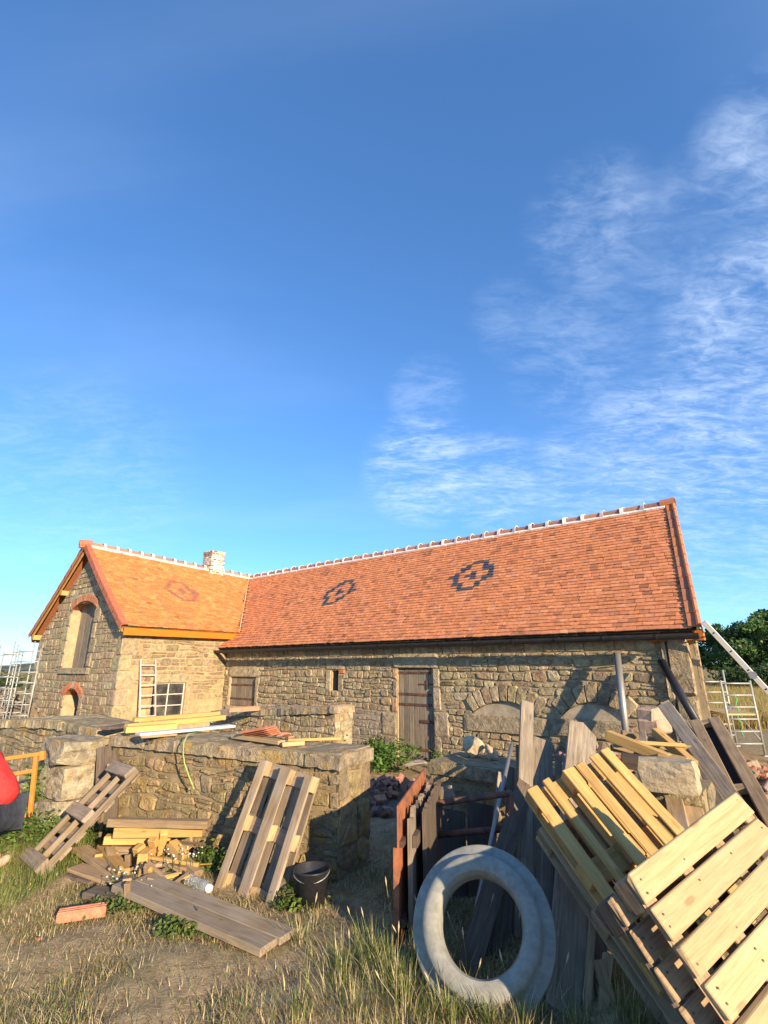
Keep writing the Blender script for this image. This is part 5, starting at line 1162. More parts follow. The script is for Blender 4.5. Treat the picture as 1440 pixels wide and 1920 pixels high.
top('long yellow batten resting on the rear wall', (250, 1350), 1.2, (410, 1338), 1.2, .08, .06, W_NEW, .5)
top('flat grey plank at the right on the ochre wall top', (440, 1380), 1.13, (528, 1392), 1.13, .10, .04, W_PALE, .42, 'plank')
top('thin yellow batten on the ochre wall by the tile stack', (540, 1388), 1.12, (640, 1385), 1.12, .04, .03, W_NEW, .5)
top('small pale block at the front edge of the wall top', (528, 1396), 1.12, (570, 1393), 1.12, .07, .04, W_PALE, .5, 'offcut')
def clay(lb, u, v, z, l, w, h, az, tint, tilt=0.0, group='loose roof tiles', nm='roof_tile'):
    c_ = gr(u, v, z); d = np.array([math.cos(az)*math.cos(tilt), math.sin(az)*math.cos(tilt), math.sin(tilt)]); s_ = np.array([-math.sin(az), math.cos(az), 0]); n_ = np.cross(d, s_); mb = MB(); mb.box(c_, d*l/2, s_*w/2, n_*h/2, .004, tint, .003)
    for k in (-.5, 0, .5): mb.box(c_+n_*(h/2+.003)+s_*w*k*.7, d*l*.49, s_*w*.06, n_*.006, .002, tint)
    return mb.build(nm, M_BRICK, label=lb, cat='roof tile', group=group)
ords = ['lowest', 'second', 'third', 'fourth', 'topmost']
for i in range(5): clay(f'{ords[i]} of the leaning red roof tiles on the ochre wall', 496-i*3, 1380-i*3, 1.12+i*.026, .34, .22, .02, -.35, pal([(.46, .18, .10)], .12), .18)
clay('broken red tile at the right of the tile stack', 528, 1377, 1.12, .18, .12, .02, .6, (.42, .18, .11)); clay('small orange tile shard beside the broken tile', 541, 1381, 1.12, .14, .08, .02, -.9, (.50, .22, .13))
mb = MB(); c0, c1 = gr(432, 1334, 1.0), gr(487, 1331, 1.03); half_round(mb, c0, c1, .085, .09, (.58, .28, .15), 8, .1); mb.build('clay_channel', M_RIDGE, label='long pale orange clay channel tile below the plank shutter', cat='roof tile')
for i, (u, v) in enumerate(((505, 1331), (548, 1327), (588, 1324))): rock('tile_shard', ['left', 'middle', 'right'][i]+' red tile shard on the small rear wall', 'tile shard', gr(u, v, 1.08), (.16, .1, .04), (.46, .2, .12), 40+i, mat=M_BRICK)
# rope hanging down the wall
rp = [at(u, v, y) for u, v, y in ((372, 1373, 6.45), (352, 1377, 6.20), (345, 1392, 6.12), (343, 1412, 6.11), (346, 1432, 6.1), (354, 1455, 6.09), (364, 1480, 6.06))]
mb = MB(); mb.tube(rp, .008, 8, (.33, .42, .12)); M_ROPE = tinted('green_rope', .8, 40, .3, 200, .5, .004); mb.build('rope', M_ROPE, label='pale green rope hanging down the ochre wall', cat='rope', smooth=True)

# ================================================================ ladders
def ladder(name, label, p0, p1, side, w, n, mat, rail=(.025, .06), rung=.014, square=True, hinge=None):
    p0, p1 = np.asarray(p0, float), np.asarray(p1, float); T = thing(name, label, 'ladder', p0); s_ = unit(side); x = unit(p1-p0); nn = np.cross(x, s_)
    for sg in (-1, 1): mb = MB(); mb.bar(p0+s_*sg*w/2, p1+s_*sg*w/2, rail[0], rail[1], nn, .004); mb.build('rail', mat, T)
    for i in range(n): c_ = p0+(p1-p0)*(i+.7)/(n+.3); mb = MB(); mb.tube([c_-s_*w/2, c_+s_*w/2], rung, 8); mb.build('rung', mat, T)
    if hinge:
        for k in hinge:
            for sg in (-1, 1): c_ = p0+(p1-p0)*k+s_*sg*(w/2+.02); mb = MB(); mb.tube([c_-s_*.03, c_+s_*.03], .06, 18); mb.build('hinge', M_GALV, T)
        for i in range(n*1):
            for sg in (-1,): c_ = p0+(p1-p0)*(i+.7)/(n+.3)+s_*sg*(w/2+.0); mb = MB(); mb.tube([c_-s_*.018, c_+s_*.018], .02, 8); mb.build('rung_end', M_BLACK, T)
    return T
db, dt = wa(259, 1347, -7.55), wa(252, 1236, -7.97)
ladder('wooden_ladder', 'short pale ladder leaning on the sunlit wing wall', W(-7.5, -2.72, db[1]-.45), W(-7.93, -2.78, dt[1]), BY, .46, 7, plain('pale_ladder_wood', (.58, .52, .45), .6, 20, .15, .1), (.03, .05), .016)
la, lb_ = at(1323, 1170, 8.7), at(1440, 1296, 8.75); lv = lb_-la; lend = la+lv*((-.12-la[2])/lv[2])
ladder('aluminium_ladder', 'aluminium folding ladder against the right roof corner', lend, la-lv*.02, (.58, .81, 0), .38, 9, M_ALU, (.028, .085), .014, hinge=(.69,))

# ================================================================ scaffolds
def scaffold(name, label, base, ux, uy, w, d, h, n, mat, plat=None, r_=.024):
    T = thing(name, label, 'scaffold', base); ux, uy = unit(ux), unit(uy); base = np.asarray(base, float)
    for i in (0, 1):
        for k in (0, 1): p = base+ux*w*i+uy*d*k; mb = MB(); mb.tube([p, p+Z_*(h+(.25 if k else 0))], r_, 10); mb.build('upright', mat, T, smooth=True); mb = MB(); mb.box(p+Z_*.01, X_*.06, Y_*.06, Z_*.012, .003); mb.build('foot_plate', mat, T)
    for k in (0, 1):
        for j in range(n): z = .28+j*(h-.35)/(n-1); p = base+uy*d*k+Z_*z; mb = MB(); mb.tube([p, p+ux*w], r_*.75, 8); mb.build('rung', mat, T, smooth=True)
    for i in (0, 1): p = base+ux*w*i; mb = MB(); mb.tube([p+Z_*.3, p+uy*d+Z_*(h*.62)], r_*.7, 8); mb.build('brace', mat, T, smooth=True)
    if plat: c_ = base+ux*w/2+uy*d/2+Z_*plat; mb = MB(); mb.box(c_, ux*w*.55, uy*d*.5, Z_*.02, .003); mb.build('platform', W_PALE, T)
    return T
sb = gr(1378, 1418, -.17); sb2 = gr(1436, 1418, -.17)
M_SCAF = metal('zinc_scaffold', (.40, .41, .37), .35, .5)
scaffold('scaffold_tower', 'small galvanised scaffold tower beyond the right barn corner', sb, sb2-sb, (.25, .97, 0), .75, 1.7, at(1347, 1276, sb[1])[2]-sb[2], 6, M_SCAF, .95, .028)
mb = MB(); q = sb+unit(sb2-sb)*.62+np.array([.2, .8, 0]); mb.tube([q+np.array([.03*math.sin(i*1.7), .02*math.cos(i*2.1), 1.35-i*.085]) for i in range(13)], .02, 6, (.12, .42, .16)); mb.build('rope', M_ROPE, label='bright green rope hanging from the scaffold tower', cat='rope')
s0 = at(2, 1385, 14.3); s0[2] = -.17
scaffold('scaffold', 'pale scaffold frame left of the gable, nearer one', s0, (1, .12, 0), (-.66, .75, 0), .55, 1.4, at(41, 1216, 14.3)[2]+.17, 9, M_SCAF, None, .018)
s1_ = at(-28, 1385, 14.6); s1_[2] = -.17
scaffold('scaffold', 'pale scaffold frame at the left frame edge', s1_, (1, .12, 0), (-.66, .75, 0), .5, 1.4, at(16, 1222, 14.6)[2]+.17, 8, M_SCAF, None, .018)
rubble_heap('stone_rubble', 'dark rubble mound behind the scaffold at the left', (-12.2, 16.2, -.2), 2.2, 2.0, 1.25, 160, [(.2, .17, .13), (.26, .22, .17), (.3, .2, .14)], M_ROCK, 12, (.1, .4))

# ================================================================ orange trestle
ty = 6.75; T = thing('trestle', 'orange painted steel trestle beside the crouching person', 'trestle', gr(55, 1572, 0))
def tt(a, b, r_=.022, ya=ty, yb=ty): mb = MB(); mb.bar(at(*a, ya), at(*b, yb), r_*2, r_*2, (0, -1, .2), .004); mb.build('tube', M_ORANGE, T)
f1 = gr(61, 1577, 0); f2 = gr(46, 1566, 0); hd = at(68, 1417, ty)
tt((-60, 1433), (82, 1413)); tt((68, 1417), (56, 1530)); mb = MB(); mb.bar(at(56, 1528, ty), f1, .04, .04, (0, -1, .2), .004); mb.build('leg', M_ORANGE, T); mb = MB(); mb.bar(at(55, 1525, ty), f2, .04, .04, (0, -1, .2), .004); mb.build('leg', M_ORANGE, T)
tt((65, 1445), (-40, 1462)); tt((54, 1528), (-40, 1545)); tt((80, 1408), (80, 1425), .025); tt((-25, 1428), (-35, 1580))

# ================================================================ person crouching at the left edge
def skin_body(name, pts, edges, rad, mat, par, sub=2, root=0):
    me = bpy.data.meshes.new(name); Mi = np.array(WM[par.name].inverted()); V = np.array(pts) @ Mi[:3, :3].T+Mi[:3, 3]
    me.from_pydata(V.tolist(), edges, []); o = bpy.data.objects.new(name, me); C.objects.link(o); o.parent = par
    sk = o.modifiers.new('skin', 'SKIN'); sk.use_smooth_shade = True
    lay_ = me.skin_vertices[0] if len(me.skin_vertices) else None
    if lay_ is None:
        bpy.context.view_layer.objects.active = o; bpy.ops.mesh.customdata_skin_add(); lay_ = me.skin_vertices[0]
    for i, r_ in enumerate(rad): lay_.data[i].radius = (r_, r_) if not hasattr(r_, '__len__') else r_; lay_.data[i].use_root = (i == root)
    s_ = o.modifiers.new('sub', 'SUBSURF'); s_.levels = sub; s_.render_levels = sub; me.materials.append(mat); return o
M_SKIN = plain('skin', (.52, .29, .19), .55, 40, .1, .05); M_SHIRT = plain('red_shirt', (.66, .035, .03), .8, 7, .12, .9, bd=.05); M_TROUSER = plain('dark_trousers', (.035, .04, .055), .85, 9, .3, .9, bd=.04); M_SHOE = plain('tan_shoe', (.46, .30, .19), .7, 30, .2, .2); M_HAIR = plain('brown_hair', (.06, .035, .02), .8, 60, .3, .4)
pb = gr(2, 1640, 0)+np.array([-.26, 0, 0]); T = thing('person', 'person in a red T-shirt and dark trousers crouching at the left edge', 'person', pb)
def pp(x, y, z): return pb+np.array([x, y, z])
# facing left (-x): pelvis, spine, neck, head
P_ = [pp(-.02, .22, .52), pp(-.12, .22, .68), pp(-.27, .22, .84), pp(-.42, .22, .97), pp(-.50, .22, 1.05), pp(-.56, .22, 1.12), pp(-.62, .22, 1.18),
      pp(-.40, .04, .97), pp(-.27, -.06, .72), pp(-.52, -.06, .58), pp(-.60, -.05, .55),
      pp(-.40, .40, .97), pp(-.50, .46, .72), pp(-.68, .36, .60), pp(-.75, .34, .57),
      pp(-.05, .10, .46), pp(-.42, .06, .44), pp(.06, .06, .13), pp(.18, .06, .12), pp(.04, .06, .05),
      pp(-.05, .34, .46), pp(-.46, .38, .52), pp(-.44, .38, .10), pp(-.38, .38, .05), pp(-.62, .38, .04)]
E_ = [(0, 1), (1, 2), (2, 3), (3, 4), (4, 5), (5, 6), (3, 7), (7, 8), (8, 9), (9, 10), (3, 11), (11, 12), (12, 13), (13, 14), (0, 15), (15, 16), (16, 17), (17, 18), (17, 19), (0, 20), (20, 21), (21, 22), (22, 23), (22, 24)]
R_ = [.15, .15, .155, .13, .06, .085, .09, .075, .05, .04, .03, .075, .05, .04, .03, .11, .085, .055, .04, .04, .11, .085, .055, .04, .04]
skin_body('body', P_, E_, R_, M_SKIN, T)
skin_body('shirt', [pp(.02, .22, .50), pp(-.10, .22, .68), pp(-.27, .22, .85), pp(-.41, .22, .97), pp(-.40, .04, .98), pp(-.34, -.03, .86), pp(-.40, .40, .98), pp(-.44, .44, .86)], [(0, 1), (1, 2), (2, 3), (3, 4), (4, 5), (3, 6), (6, 7)], [(.19, .20), (.19, .2), (.19, .2), .14, .095, .085, .095, .085], M_SHIRT, T)
skin_body('trousers', [pp(.01, .22, .46), pp(-.05, .08, .44), pp(-.43, .06, .44), pp(.10, .06, .15), pp(-.05, .36, .44), pp(-.47, .38, .52), pp(-.45, .38, .14)], [(0, 1), (1, 2), (2, 3), (0, 4), (4, 5), (5, 6)], [.17, .135, .105, .085, .135, .105, .085], M_TROUSER, T)
skin_body('shoe', [pp(.28, .04, .15), pp(.24, .04, .10), pp(.13, .04, .05), pp(.05, .04, .035)], [(0, 1), (1, 2), (2, 3)], [.036, .048, .05, .04], M_SHOE, T); skin_body('shoe', [pp(-.34, .38, .06), pp(-.48, .38, .05), pp(-.64, .38, .04)], [(0, 1), (1, 2)], [.05, .05, .04], M_SHOE, T)
mb = MB(); blob(mb, pp(-.59, .22, 1.2), .125, (.5,)*3, (1, .85, 1)); mb.build('hair', M_HAIR, T, smooth=True)
def hand(o, d, up, sg):
    d, up = unit(d), np.asarray(up, float); s_ = unit(np.cross(d, up))*sg; pts = [o, o+d*.05]; ed = [(0, 1)]; rd = [.026, .034]
    for k, l in zip((-1.5, -.5, .5, 1.5), (.055, .07, .066, .05)):
        i = len(pts); q = o+d*.085+s_*k*.02; pts += [q, q+d*l*.6-up*.012, q+d*l-up*.035]; ed += [(1, i), (i, i+1), (i+1, i+2)]; rd += [.010, .009, .008]
    i = len(pts); pts += [o+d*.03+s_*.04, o+d*.075+s_*.058-up*.02]; ed += [(0, i), (i, i+1)]; rd += [.012, .010]; return pts, ed, rd
for o_, d_, sg in ((pp(-.60, -.05, .55), (-.9, .0, -.35), 1), (pp(-.75, .34, .57), (-.9, -.1, -.35), -1)): a_, b_, c_ = hand(o_, d_, np.array([0, 0, 1.]), sg); skin_body('hand', a_, b_, c_, M_SKIN, T, 2, 1)
# ================================================================ plants
def leaves_np(P, size, tint, tilt=1.0, seed=0, aspect=.55):
    """leaf quads (bent into two triangles) at points P"""
    r_ = np.random.default_rng(seed); n = len(P); d = r_.normal(0, 1, (n, 3)); d[:, 2] *= tilt; d /= np.linalg.norm(d, axis=1)[:, None]; e = r_.normal(0, 1, (n, 3)); e -= d*np.sum(d*e, 1)[:, None]; e /= np.linalg.norm(e, axis=1)[:, None]
    s_ = size*r_.uniform(.6, 1.3, n)[:, None]; V = np.empty((n, 4, 3)); V[:, 0] = P-d*s_; V[:, 1] = P+e*s_*aspect; V[:, 2] = P+d*s_; V[:, 3] = P-e*s_*aspect
    return V.reshape(-1, 3), np.repeat(tint, 1, axis=0)
def quads_obj(name, V, tint_faces, mat, parent=None, nper=4, **kw):
    n = len(V)//nper; me = bpy.data.meshes.new(name); V = np.asarray(V, float)
    if parent is not None: Mi = np.array(WM[parent.name].inverted()); V = V @ Mi[:3, :3].T+Mi[:3, 3]
    me.vertices.add(len(V)); me.vertices.foreach_set('co', V.astype(np.float32).ravel()); me.loops.add(n*nper); me.loops.foreach_set('vertex_index', np.arange(n*nper, dtype=np.int32)); me.polygons.add(n); me.polygons.foreach_set('loop_start', np.arange(0, n*nper, nper, dtype=np.int32)); me.polygons.foreach_set('loop_total', np.full(n, nper, np.int32))
    a = me.attributes.new('tint', 'FLOAT_COLOR', 'FACE'); T4 = np.ones((n, 4), np.float32); T4[:, :3] = tint_faces; a.data.foreach_set('color', T4.ravel()); me.update(); me.validate(); me.materials.append(mat)
    o = bpy.data.objects.new(name, me); C.objects.link(o)
    if parent is not None: o.parent = parent; WM[o.name] = WM[parent.name]
    return tag(o, **kw)
M_BARK = plain('bark', (.09, .07, .05), .95, 6, .4, .6)
def tree(label, x, y, h, rw, seed, tint, group='trees beyond the meadow', nleaf=7500):
    r_ = np.random.default_rng(seed); zg = -.2; T = thing('tree', label, 'tree', (x, y, zg), group=group); mb = MB(); tips = []
    tr = [np.array([x, y, zg])+np.array([r_.normal(0, .12)*i, r_.normal(0, .12)*i, h*.16*i]) for i in range(5)]; mb.tube(tr, [h*.03, h*.025, h*.02, h*.014, h*.008], 8)
    for k in range(9):
        b_ = tr[1+k % 4]+np.array([0, 0, r_.uniform(-.2, .3)*h*.1]); a = r_.uniform(0, 6.28); l = rw*r_.uniform(.5, .95); t = b_+np.array([math.cos(a)*l, math.sin(a)*l, h*r_.uniform(.08, .26)]); m_ = (b_+t)/2+np.array([0, 0, .1*l]); mb.tube([b_, m_, t], [h*.011, h*.007, h*.003], 6); tips.append(t); tips.append(m_)
    mb.build('trunk', M_BARK, T)
    cen = [np.array([x, y, zg+h*r_.uniform(.32, .88)])+np.array([r_.normal(0, rw*.42), r_.normal(0, rw*.42), 0]) for _ in range(34)]+tips
    P = []; tc = []
    for c_ in cen:
        k = 1-abs((c_[2]-zg)/h-.5)*.9; s_ = rw*r_.uniform(.18, .36)*max(.5, k); m_ = nleaf//len(cen); q = r_.normal(0, 1, (m_, 3)); q /= np.linalg.norm(q, axis=1)[:, None]; q *= (r_.uniform(0, 1, m_)**.45)[:, None]*s_*np.array([1.15, 1.15, .8]); P.append(c_+q); tc.append(np.tile(np.array(tint)*1.5*r_.uniform(.65, 1.35), (m_, 1))*r_.uniform(.75, 1.25, (m_, 1)))
    P = np.concatenate(P); P[:, 2] = np.maximum(P[:, 2], zg+.3); V, _ = leaves_np(P, h*.021, None if False else np.zeros((1, 3)), 1, seed, .7); quads_obj('crown', V, np.concatenate(tc), M_LEAF, T)
def tx(u, y): return y*(u-720)/FPX*1.05*.998
for i, (u, y, h, rw, t, lb) in enumerate(((1336, 62, 7.6, 3.4, (.045, .08, .022), 'dark round tree just right of the barn corner'), (1372, 58, 8.2, 3.8, (.05, .09, .025), 'dense tree behind the scaffold tower'), (1412, 64, 10.4, 4.2, (.055, .095, .028), 'tallest tree of the wood near the right edge'), (1450, 57, 9.4, 4.2, (.06, .10, .03), 'tree cut by the right frame edge'),
        (1300, 70, 8.2, 4.0, (.05, .085, .025), 'tree mostly hidden behind the barn corner'), (1392, 76, 9.6, 4.6, (.04, .07, .02), 'darker tree at the back of the wood'), (1352, 74, 8.2, 4.2, (.04, .07, .02), 'low back tree between the first two'), (1480, 68, 9.8, 4.6, (.05, .085, .025), 'tree outside the wood edge at far right'), (1430, 74, 9.0, 4.6, (.045, .075, .02), 'back tree right of the tallest'))):
    tree(lb, tx(u, y), y, h, rw, 100+i, t)
# hedge of bushes at the wood's foot and far left
def shrub(name, label, c_, r3, n, size, tint, seed, cat='shrub', group=None, stems=6, mat=None):
    r_ = np.random.default_rng(seed); T = thing(name, label, cat, c_, group=group); c_ = np.asarray(c_, float); mb = MB()
    for k in range(stems):
        a = r_.uniform(0, 6.28); t = c_+np.array([math.cos(a)*r3[0]*.5, math.sin(a)*r3[1]*.5, r3[2]*r_.uniform(.6, 1.5)]); mb.tube([c_+np.array([math.cos(a)*.04, math.sin(a)*.04, -.02]), (c_+t)/2+r_.normal(0, .02, 3), t], [.008, .006, .003], 5)
    mb.build('stems', M_BARK, T, kind='stuff'); P = []; tc = []; m_ = max(1, n//16)
    for k in range(16):
        cc = c_+np.array([r_.normal(0, r3[0]*.45), r_.normal(0, r3[1]*.45), r3[2]*r_.uniform(.2, 1.7)]); q = r_.normal(0, .3, (m_, 3))*np.array(r3); P.append(cc+q); tc.append(np.tile(np.array(tint)*r_.uniform(.65, 1.4), (m_, 1))*r_.uniform(.7, 1.3, (m_, 1)))
    P = np.concatenate(P); P[:, 2] = np.maximum(P[:, 2], c_[2]+.01); V, _ = leaves_np(P, size, np.zeros((1, 3)), .7, seed); quads_obj('foliage', V, np.concatenate(tc), mat or M_LEAF, T)
for i, (u, y) in enumerate(((1318, 52), (1345, 50), (1378, 49), (1405, 51), (1436, 50))): shrub('bush', ['leftmost', 'second', 'third', 'fourth', 'rightmost'][i]+' bush at the foot of the wood', (tx(u, y), y, -.25), (2.0, 1.5, 1.1), 1500, .16, (.05, .085, .025), 300+i, 'bush', 'bushes along the meadow')
for i, (x, y, rr) in enumerate(((-38, 48, 2.2), (-34, 55, 2.6), (-45, 60, 3.2), (-52, 64, 3.0))): shrub('bush', ['nearest', 'second', 'third', 'farthest'][i]+' bush in the fields behind the left scaffold', (x, y, -1.0), (rr, rr, rr*.42), 1200, .2, (.05, .075, .025), 330+i, 'bush', 'bushes at the far left')
shrub('leafy_shrub', 'bright green leafy weed growing up the wall behind the trestle', gr(88, 1545, 0), (.26, .24, .36), 1500, .035, (.10, .17, .03), 400)
shrub('leafy_weed', 'green weed clump in the grass behind the crouching person', gr(60, 1590, 0), (.35, .3, .15), 900, .03, (.09, .14, .03), 401, 'weed')
shrub('leafy_weed', 'tall nettle clump left of the barn door beyond the wall end', gr(722, 1440, -.1), (.42, .45, .24), 1700, .04, (.065, .13, .025), 402, 'weed'); shrub('leafy_weed', 'small nettle tuft at the barn wall beside the nettle clump', gr(700, 1420, -.12), (.22, .25, .22), 500, .04, (.07, .14, .03), 403, 'weed'); shrub('leafy_weed', 'little weed at the right foot of the plank door', W(.75, -.25, -.15), (.12, .1, .16), 160, .03, (.08, .14, .03), 404, 'weed')
shrub('leafy_weed', 'weed tuft under the foot of the leaning grey pallet', gr(560, 1702, 0), (.22, .12, .07), 500, .022, (.09, .13, .025), 405, 'weed'); shrub('leafy_weed', 'weed tuft between lumber heap and leaning pallet', gr(398, 1632, 0), (.16, .12, .1), 420, .024, (.08, .13, .025), 406, 'weed'); shrub('leafy_weed', 'weed tuft at the left of the lumber heap', gr(178, 1575, 0), (.22, .15, .1), 480, .024, (.08, .13, .025), 407, 'weed')
shrub('leafy_weed', 'weed tuft near the end of the long planks', gr(352, 1752, 0), (.2, .1, .05), 420, .022, (.09, .13, .03), 408, 'weed'); shrub('leafy_weed', 'weed patch before the bark-edged slab', gr(215, 1712, 0), (.30, .12, .05), 500, .02, (.08, .12, .03), 409, 'weed'); shrub('ivy_tuft', 'tiny green tuft growing on the ochre wall top', gr(283, 1390, 1.05), (.06, .05, .05), 120, .016, (.09, .15, .03), 410, 'weed'); shrub('leafy_weed', 'weed tuft on the rear wall end', gr(640, 1388, .55), (.12, .1, .12), 200, .025, (.08, .14, .03), 411, 'weed')
# white flowers
def flowers(label, c_, rx, ry, h, n, seed, tint=(.80, .78, .72), size=.009):
    r_ = np.random.default_rng(seed); T = thing('flower_clump', label, 'flowers', c_, group='white flowers'); st = MB(); hd = MB()
    for i in range(n):
        b_ = np.asarray(c_)+np.array([r_.normal(0, rx), r_.normal(0, ry), 0]); t = b_+np.array([r_.normal(0, .03), r_.normal(0, .03), h*r_.uniform(.6, 1.2)]); st.tube([b_, t], [.003, .002], 4, (.08, .13, .03)); blob(hd, t, size*r_.uniform(.7, 1.2), tint, (1, 1, .7))
    st.build('stems', M_LEAF, T, kind='stuff'); hd.build('heads', M_PETAL, T, smooth=True, kind='stuff')
flowers('white flower clump beside the plastic bottle', gr(345, 1648, 0), .14, .08, .22, 34, 1); flowers('white flower clump in front of the long planks\' far end', gr(226, 1672, 0), .07, .06, .14, 16, 2); flowers('white flower clump beside the short stub post', gr(258, 1690, 0), .08, .05, .13, 14, 3)

# ---------- grass
def blades(n, xy, hgt, wid, lean_, tints, seed, z0=0.0):
    """curved blades of grass: two bent quads each"""
    r_ = np.random.default_rng(seed); a = r_.uniform(0, 6.283, n); h = hgt; ln = lean_; d = np.stack([np.cos(a), np.sin(a)], 1); s_ = np.stack([-np.sin(a), np.cos(a)], 1); zb = ground_z(xy[:, 0], xy[:, 1])+z0-.01
    def P(f, k, w): return np.stack([xy[:, 0]+d[:, 0]*ln*h*k+s_[:, 0]*w, xy[:, 1]+d[:, 1]*ln*h*k+s_[:, 1]*w, zb+h*f], 1)
    cz = np.sqrt(np.maximum(1-ln*ln*.6, .08)); a0, a1 = P(0, 0, -wid/2), P(0, 0, wid/2); b0, b1 = P(.55*cz, .35, -wid*.38), P(.55*cz, .35, wid*.38); c0, c1 = P(.95*cz, 1.0, -wid*.06), P(.95*cz, 1.0, wid*.06)
    V = np.empty((n, 2, 4, 3)); V[:, 0] = np.stack([a0, a1, b1, b0], 1); V[:, 1] = np.stack([b0, b1, c1, c0], 1); return V.reshape(-1, 3), np.repeat(tints, 2, axis=0)
def pick(cols, n, r_, var=.25): c_ = np.array(cols)[r_.integers(0, len(cols), n)]; return c_*r_.uniform(1-var, 1+var, (n, 1))
STRAW = [(.60, .475, .25), (.54, .42, .21), (.66, .54, .31), (.46, .35, .175)]; GREEN = [(.15, .19, .045), (.19, .23, .06), (.12, .16, .035), (.25, .27, .08)]; MIXED = STRAW+GREEN
def blocked(x, y):                        # keep the turf out of walls
    b_ = np.zeros(len(x), bool)
    for (p0, p1, th) in ((W1A, W1B, .62), ((-3.95, 7.45), (-7.1, 9.9), .7), ((2.15, 5.3), (.55, 6.5), .72)):
        u_ = unit(np.array(p0)-np.array(p1)); n_ = np.array([-u_[1], u_[0]]); q = np.stack([x-p1[0], y-p1[1]], 1); s_ = q @ u_; t = q @ n_; b_ |= (s_ > -.05) & (s_ < np.linalg.norm(np.array(p0)-np.array(p1))+.05) & (t > -.04) & (t < th+.04)
    return b_
def density(x, y, seed):
    r_ = np.random.default_rng(seed); z = np.zeros(len(x))
    for k in range(14): f = r_.normal(0, 2.6, 2); z += np.sin(f[0]*x+f[1]*y+r_.uniform(0, 6.28))
    return z/3.7
r_ = np.random.default_rng(77); VV = []; TT = []
def sow(n, box, hr, wr, lr, cols, seed, fn=None, var=.25):
    rr = np.random.default_rng(seed); x = rr.uniform(box[0], box[1], n); y = rr.uniform(box[2], box[3], n); k = ~blocked(x, y)
    if fn is not None: k &= fn(x, y, rr)
    x, y = x[k], y[k]; m_ = len(x)
    if m_ == 0: return
    V, t = blades(m_, np.stack([x, y], 1), rr.uniform(*hr, m_), rr.uniform(*wr, m_), rr.uniform(*lr, m_), pick(cols, m_, rr, var), seed+1); VV.append(V); TT.append(t)
# dry straw lying almost flat over the whole yard
sow(120000, (-5.0, 1.2, 2.9, 6.4), (.03, .085), (.003, .0065), (.5, 1.9), STRAW+[(.30, .22, .11), (.22, .23, .07), (.26, .2, .1)], 1, lambda x, y, q: density(x*1.3, y*1.3, 21)+q.normal(0, .35, len(x)) > -.8)
# short living turf in patches
sow(30000, (-5.2, 2.4, 2.9, 7.5), (.02, .08), (.003, .006), (.2, .8), GREEN+[(.30, .26, .1)], 2, lambda x, y, q: density(x, y, 5)+q.normal(0, .3, len(x)) > .3)
sow(9000, (-5.4, -3.0, 4.6, 7.2), (.06, .2), (.004, .008), (.2, .8), GREEN, 3)
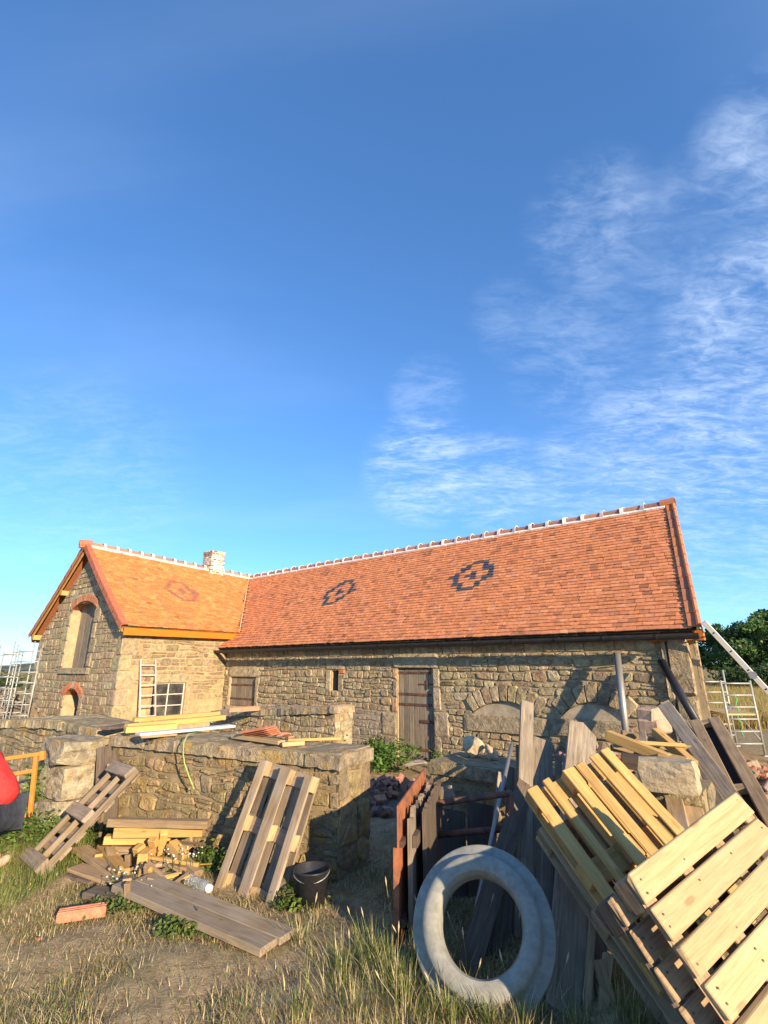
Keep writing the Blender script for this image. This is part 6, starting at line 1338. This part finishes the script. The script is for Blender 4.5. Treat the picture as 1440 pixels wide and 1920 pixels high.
# taller half-dry grass in the foreground
sow(6000, (-2.9, .6, 2.95, 4.2), (.05, .15), (.003, .005), (.4, 1.1), MIXED, 4, lambda x, y, q: density(x*1.6, y*1.6, 8)+q.normal(0, .25, len(x)) > .5)
def tuft(cx, cy, r_, n, hr, cols, seed): 
    n = int(n*(.35 if cx < -.7 and cy < 4.4 else 1)); hr = (hr[0]*.7, hr[1]*.6) if cx < -.7 and cy < 4.4 else hr; rr = np.random.default_rng(seed); a = rr.uniform(0, 6.28, n); q = np.abs(rr.normal(0, r_, n)); x, y = cx+np.cos(a)*q, cy+np.sin(a)*q; V, t = blades(n, np.stack([x, y], 1), rr.uniform(*hr, n), rr.uniform(.003, .0065, n), rr.uniform(.1, .75, n), pick(cols, n, rr), seed); VV.append(V); TT.append(t)
for i, (u, v, rr, n, hr) in enumerate(((560, 1770, .10, 260, (.1, .3)), (640, 1830, .16, 420, (.12, .34)), (700, 1800, .15, 420, (.15, .42)), (735, 1850, .15, 460, (.15, .45)), (780, 1800, .12, 300, (.15, .4)), (760, 1890, .2, 520, (.15, .4)), (840, 1915, .14, 420, (.12, .33)), (920, 1925, .16, 420, (.12, .3)), (980, 1930, .15, 420, (.12, .34)), (1010, 1900, .1, 220, (.12, .32)),
        (660, 1900, .18, 420, (.1, .32)), (560, 1900, .15, 300, (.1, .3)), (450, 1890, .16, 300, (.08, .25)), (330, 1880, .16, 260, (.08, .24)), (250, 1840, .14, 220, (.1, .28)), (120, 1860, .2, 300, (.08, .25)), (40, 1830, .2, 260, (.08, .25)), (500, 1800, .14, 240, (.08, .22)), (590, 1740, .1, 160, (.1, .25)), (1160, 1905, .12, 260, (.1, .28)), (1200, 1925, .12, 260, (.1, .28)), (1080, 1930, .1, 200, (.1, .25)), (1140, 1850, .12, 180, (.1, .3)), (870, 1850, .12, 160, (.1, .22)), (930, 1860, .1, 120, (.1, .22)), (20, 1600, .2, 300, (.1, .25)), (70, 1610, .15, 260, (.1, .25)), (150, 1560, .15, 220, (.1, .25)), (330, 1690, .12, 160, (.06, .18)), (640, 1700, .3, 260, (.05, .14)), (700, 1640, .3, 260, (.05, .16)))):
    p = gr(u, v, 0); dry = random.random(); tuft(p[0], p[1], rr, int(n*.48), (hr[0]*.65, hr[1]*.62), GREEN+STRAW[:1] if dry < .6 else MIXED, 500+i)
quads_obj('grass', np.concatenate(VV), np.concatenate(TT), M_GRASS, kind='stuff', label='dry straw-coloured grass with green tufts over the yard', cat=None)
# meadow grass fringe beyond the barn
VV.clear(); TT.clear(); rr = np.random.default_rng(9); n = 26000; y = 19+rr.uniform(0, 1, n)**1.6*32; x = y*rr.uniform(.60, .86, n); V, t = blades(n, np.stack([x, y], 1), rr.uniform(.3, .75, n), rr.uniform(.012, .03, n), rr.uniform(.1, .6, n), pick([(.44, .32, .11), (.38, .28, .09), (.50, .38, .15), (.26, .24, .07)], n, rr), 10); quads_obj('meadow_grass', V, t, M_GRASS, kind='stuff', label='ripe golden meadow grass beyond the scaffold tower')
# seed stalks standing above the foreground grass
hd = MB(); rr = random.Random(4)
for i in range(20):
    u, v = rr.uniform(560, 1060), rr.uniform(1770, 1925); p = gr(u, v, 0); h = rr.uniform(.18, .38); dx, dy = rr.uniform(-.12, .12), rr.uniform(-.1, .1); t = p+np.array([dx, dy, h]); c_ = rr.choice([(.55, .45, .25), (.42, .36, .17), (.30, .30, .1)]); hd.tube([p, p+np.array([dx*.3, dy*.3, h*.5]), t], [.0022, .0018, .0014], 4, c_); hd.tube([t, t+unit(np.array([dx, dy, h]))*.03, t+unit(np.array([dx, dy, h]))*.06], [.002, .006, .001], 5, (.62, .5, .3))
hd.build('seed_stalks', M_GRASS, kind='stuff', label='thin dry seed stalks above the foreground grass')
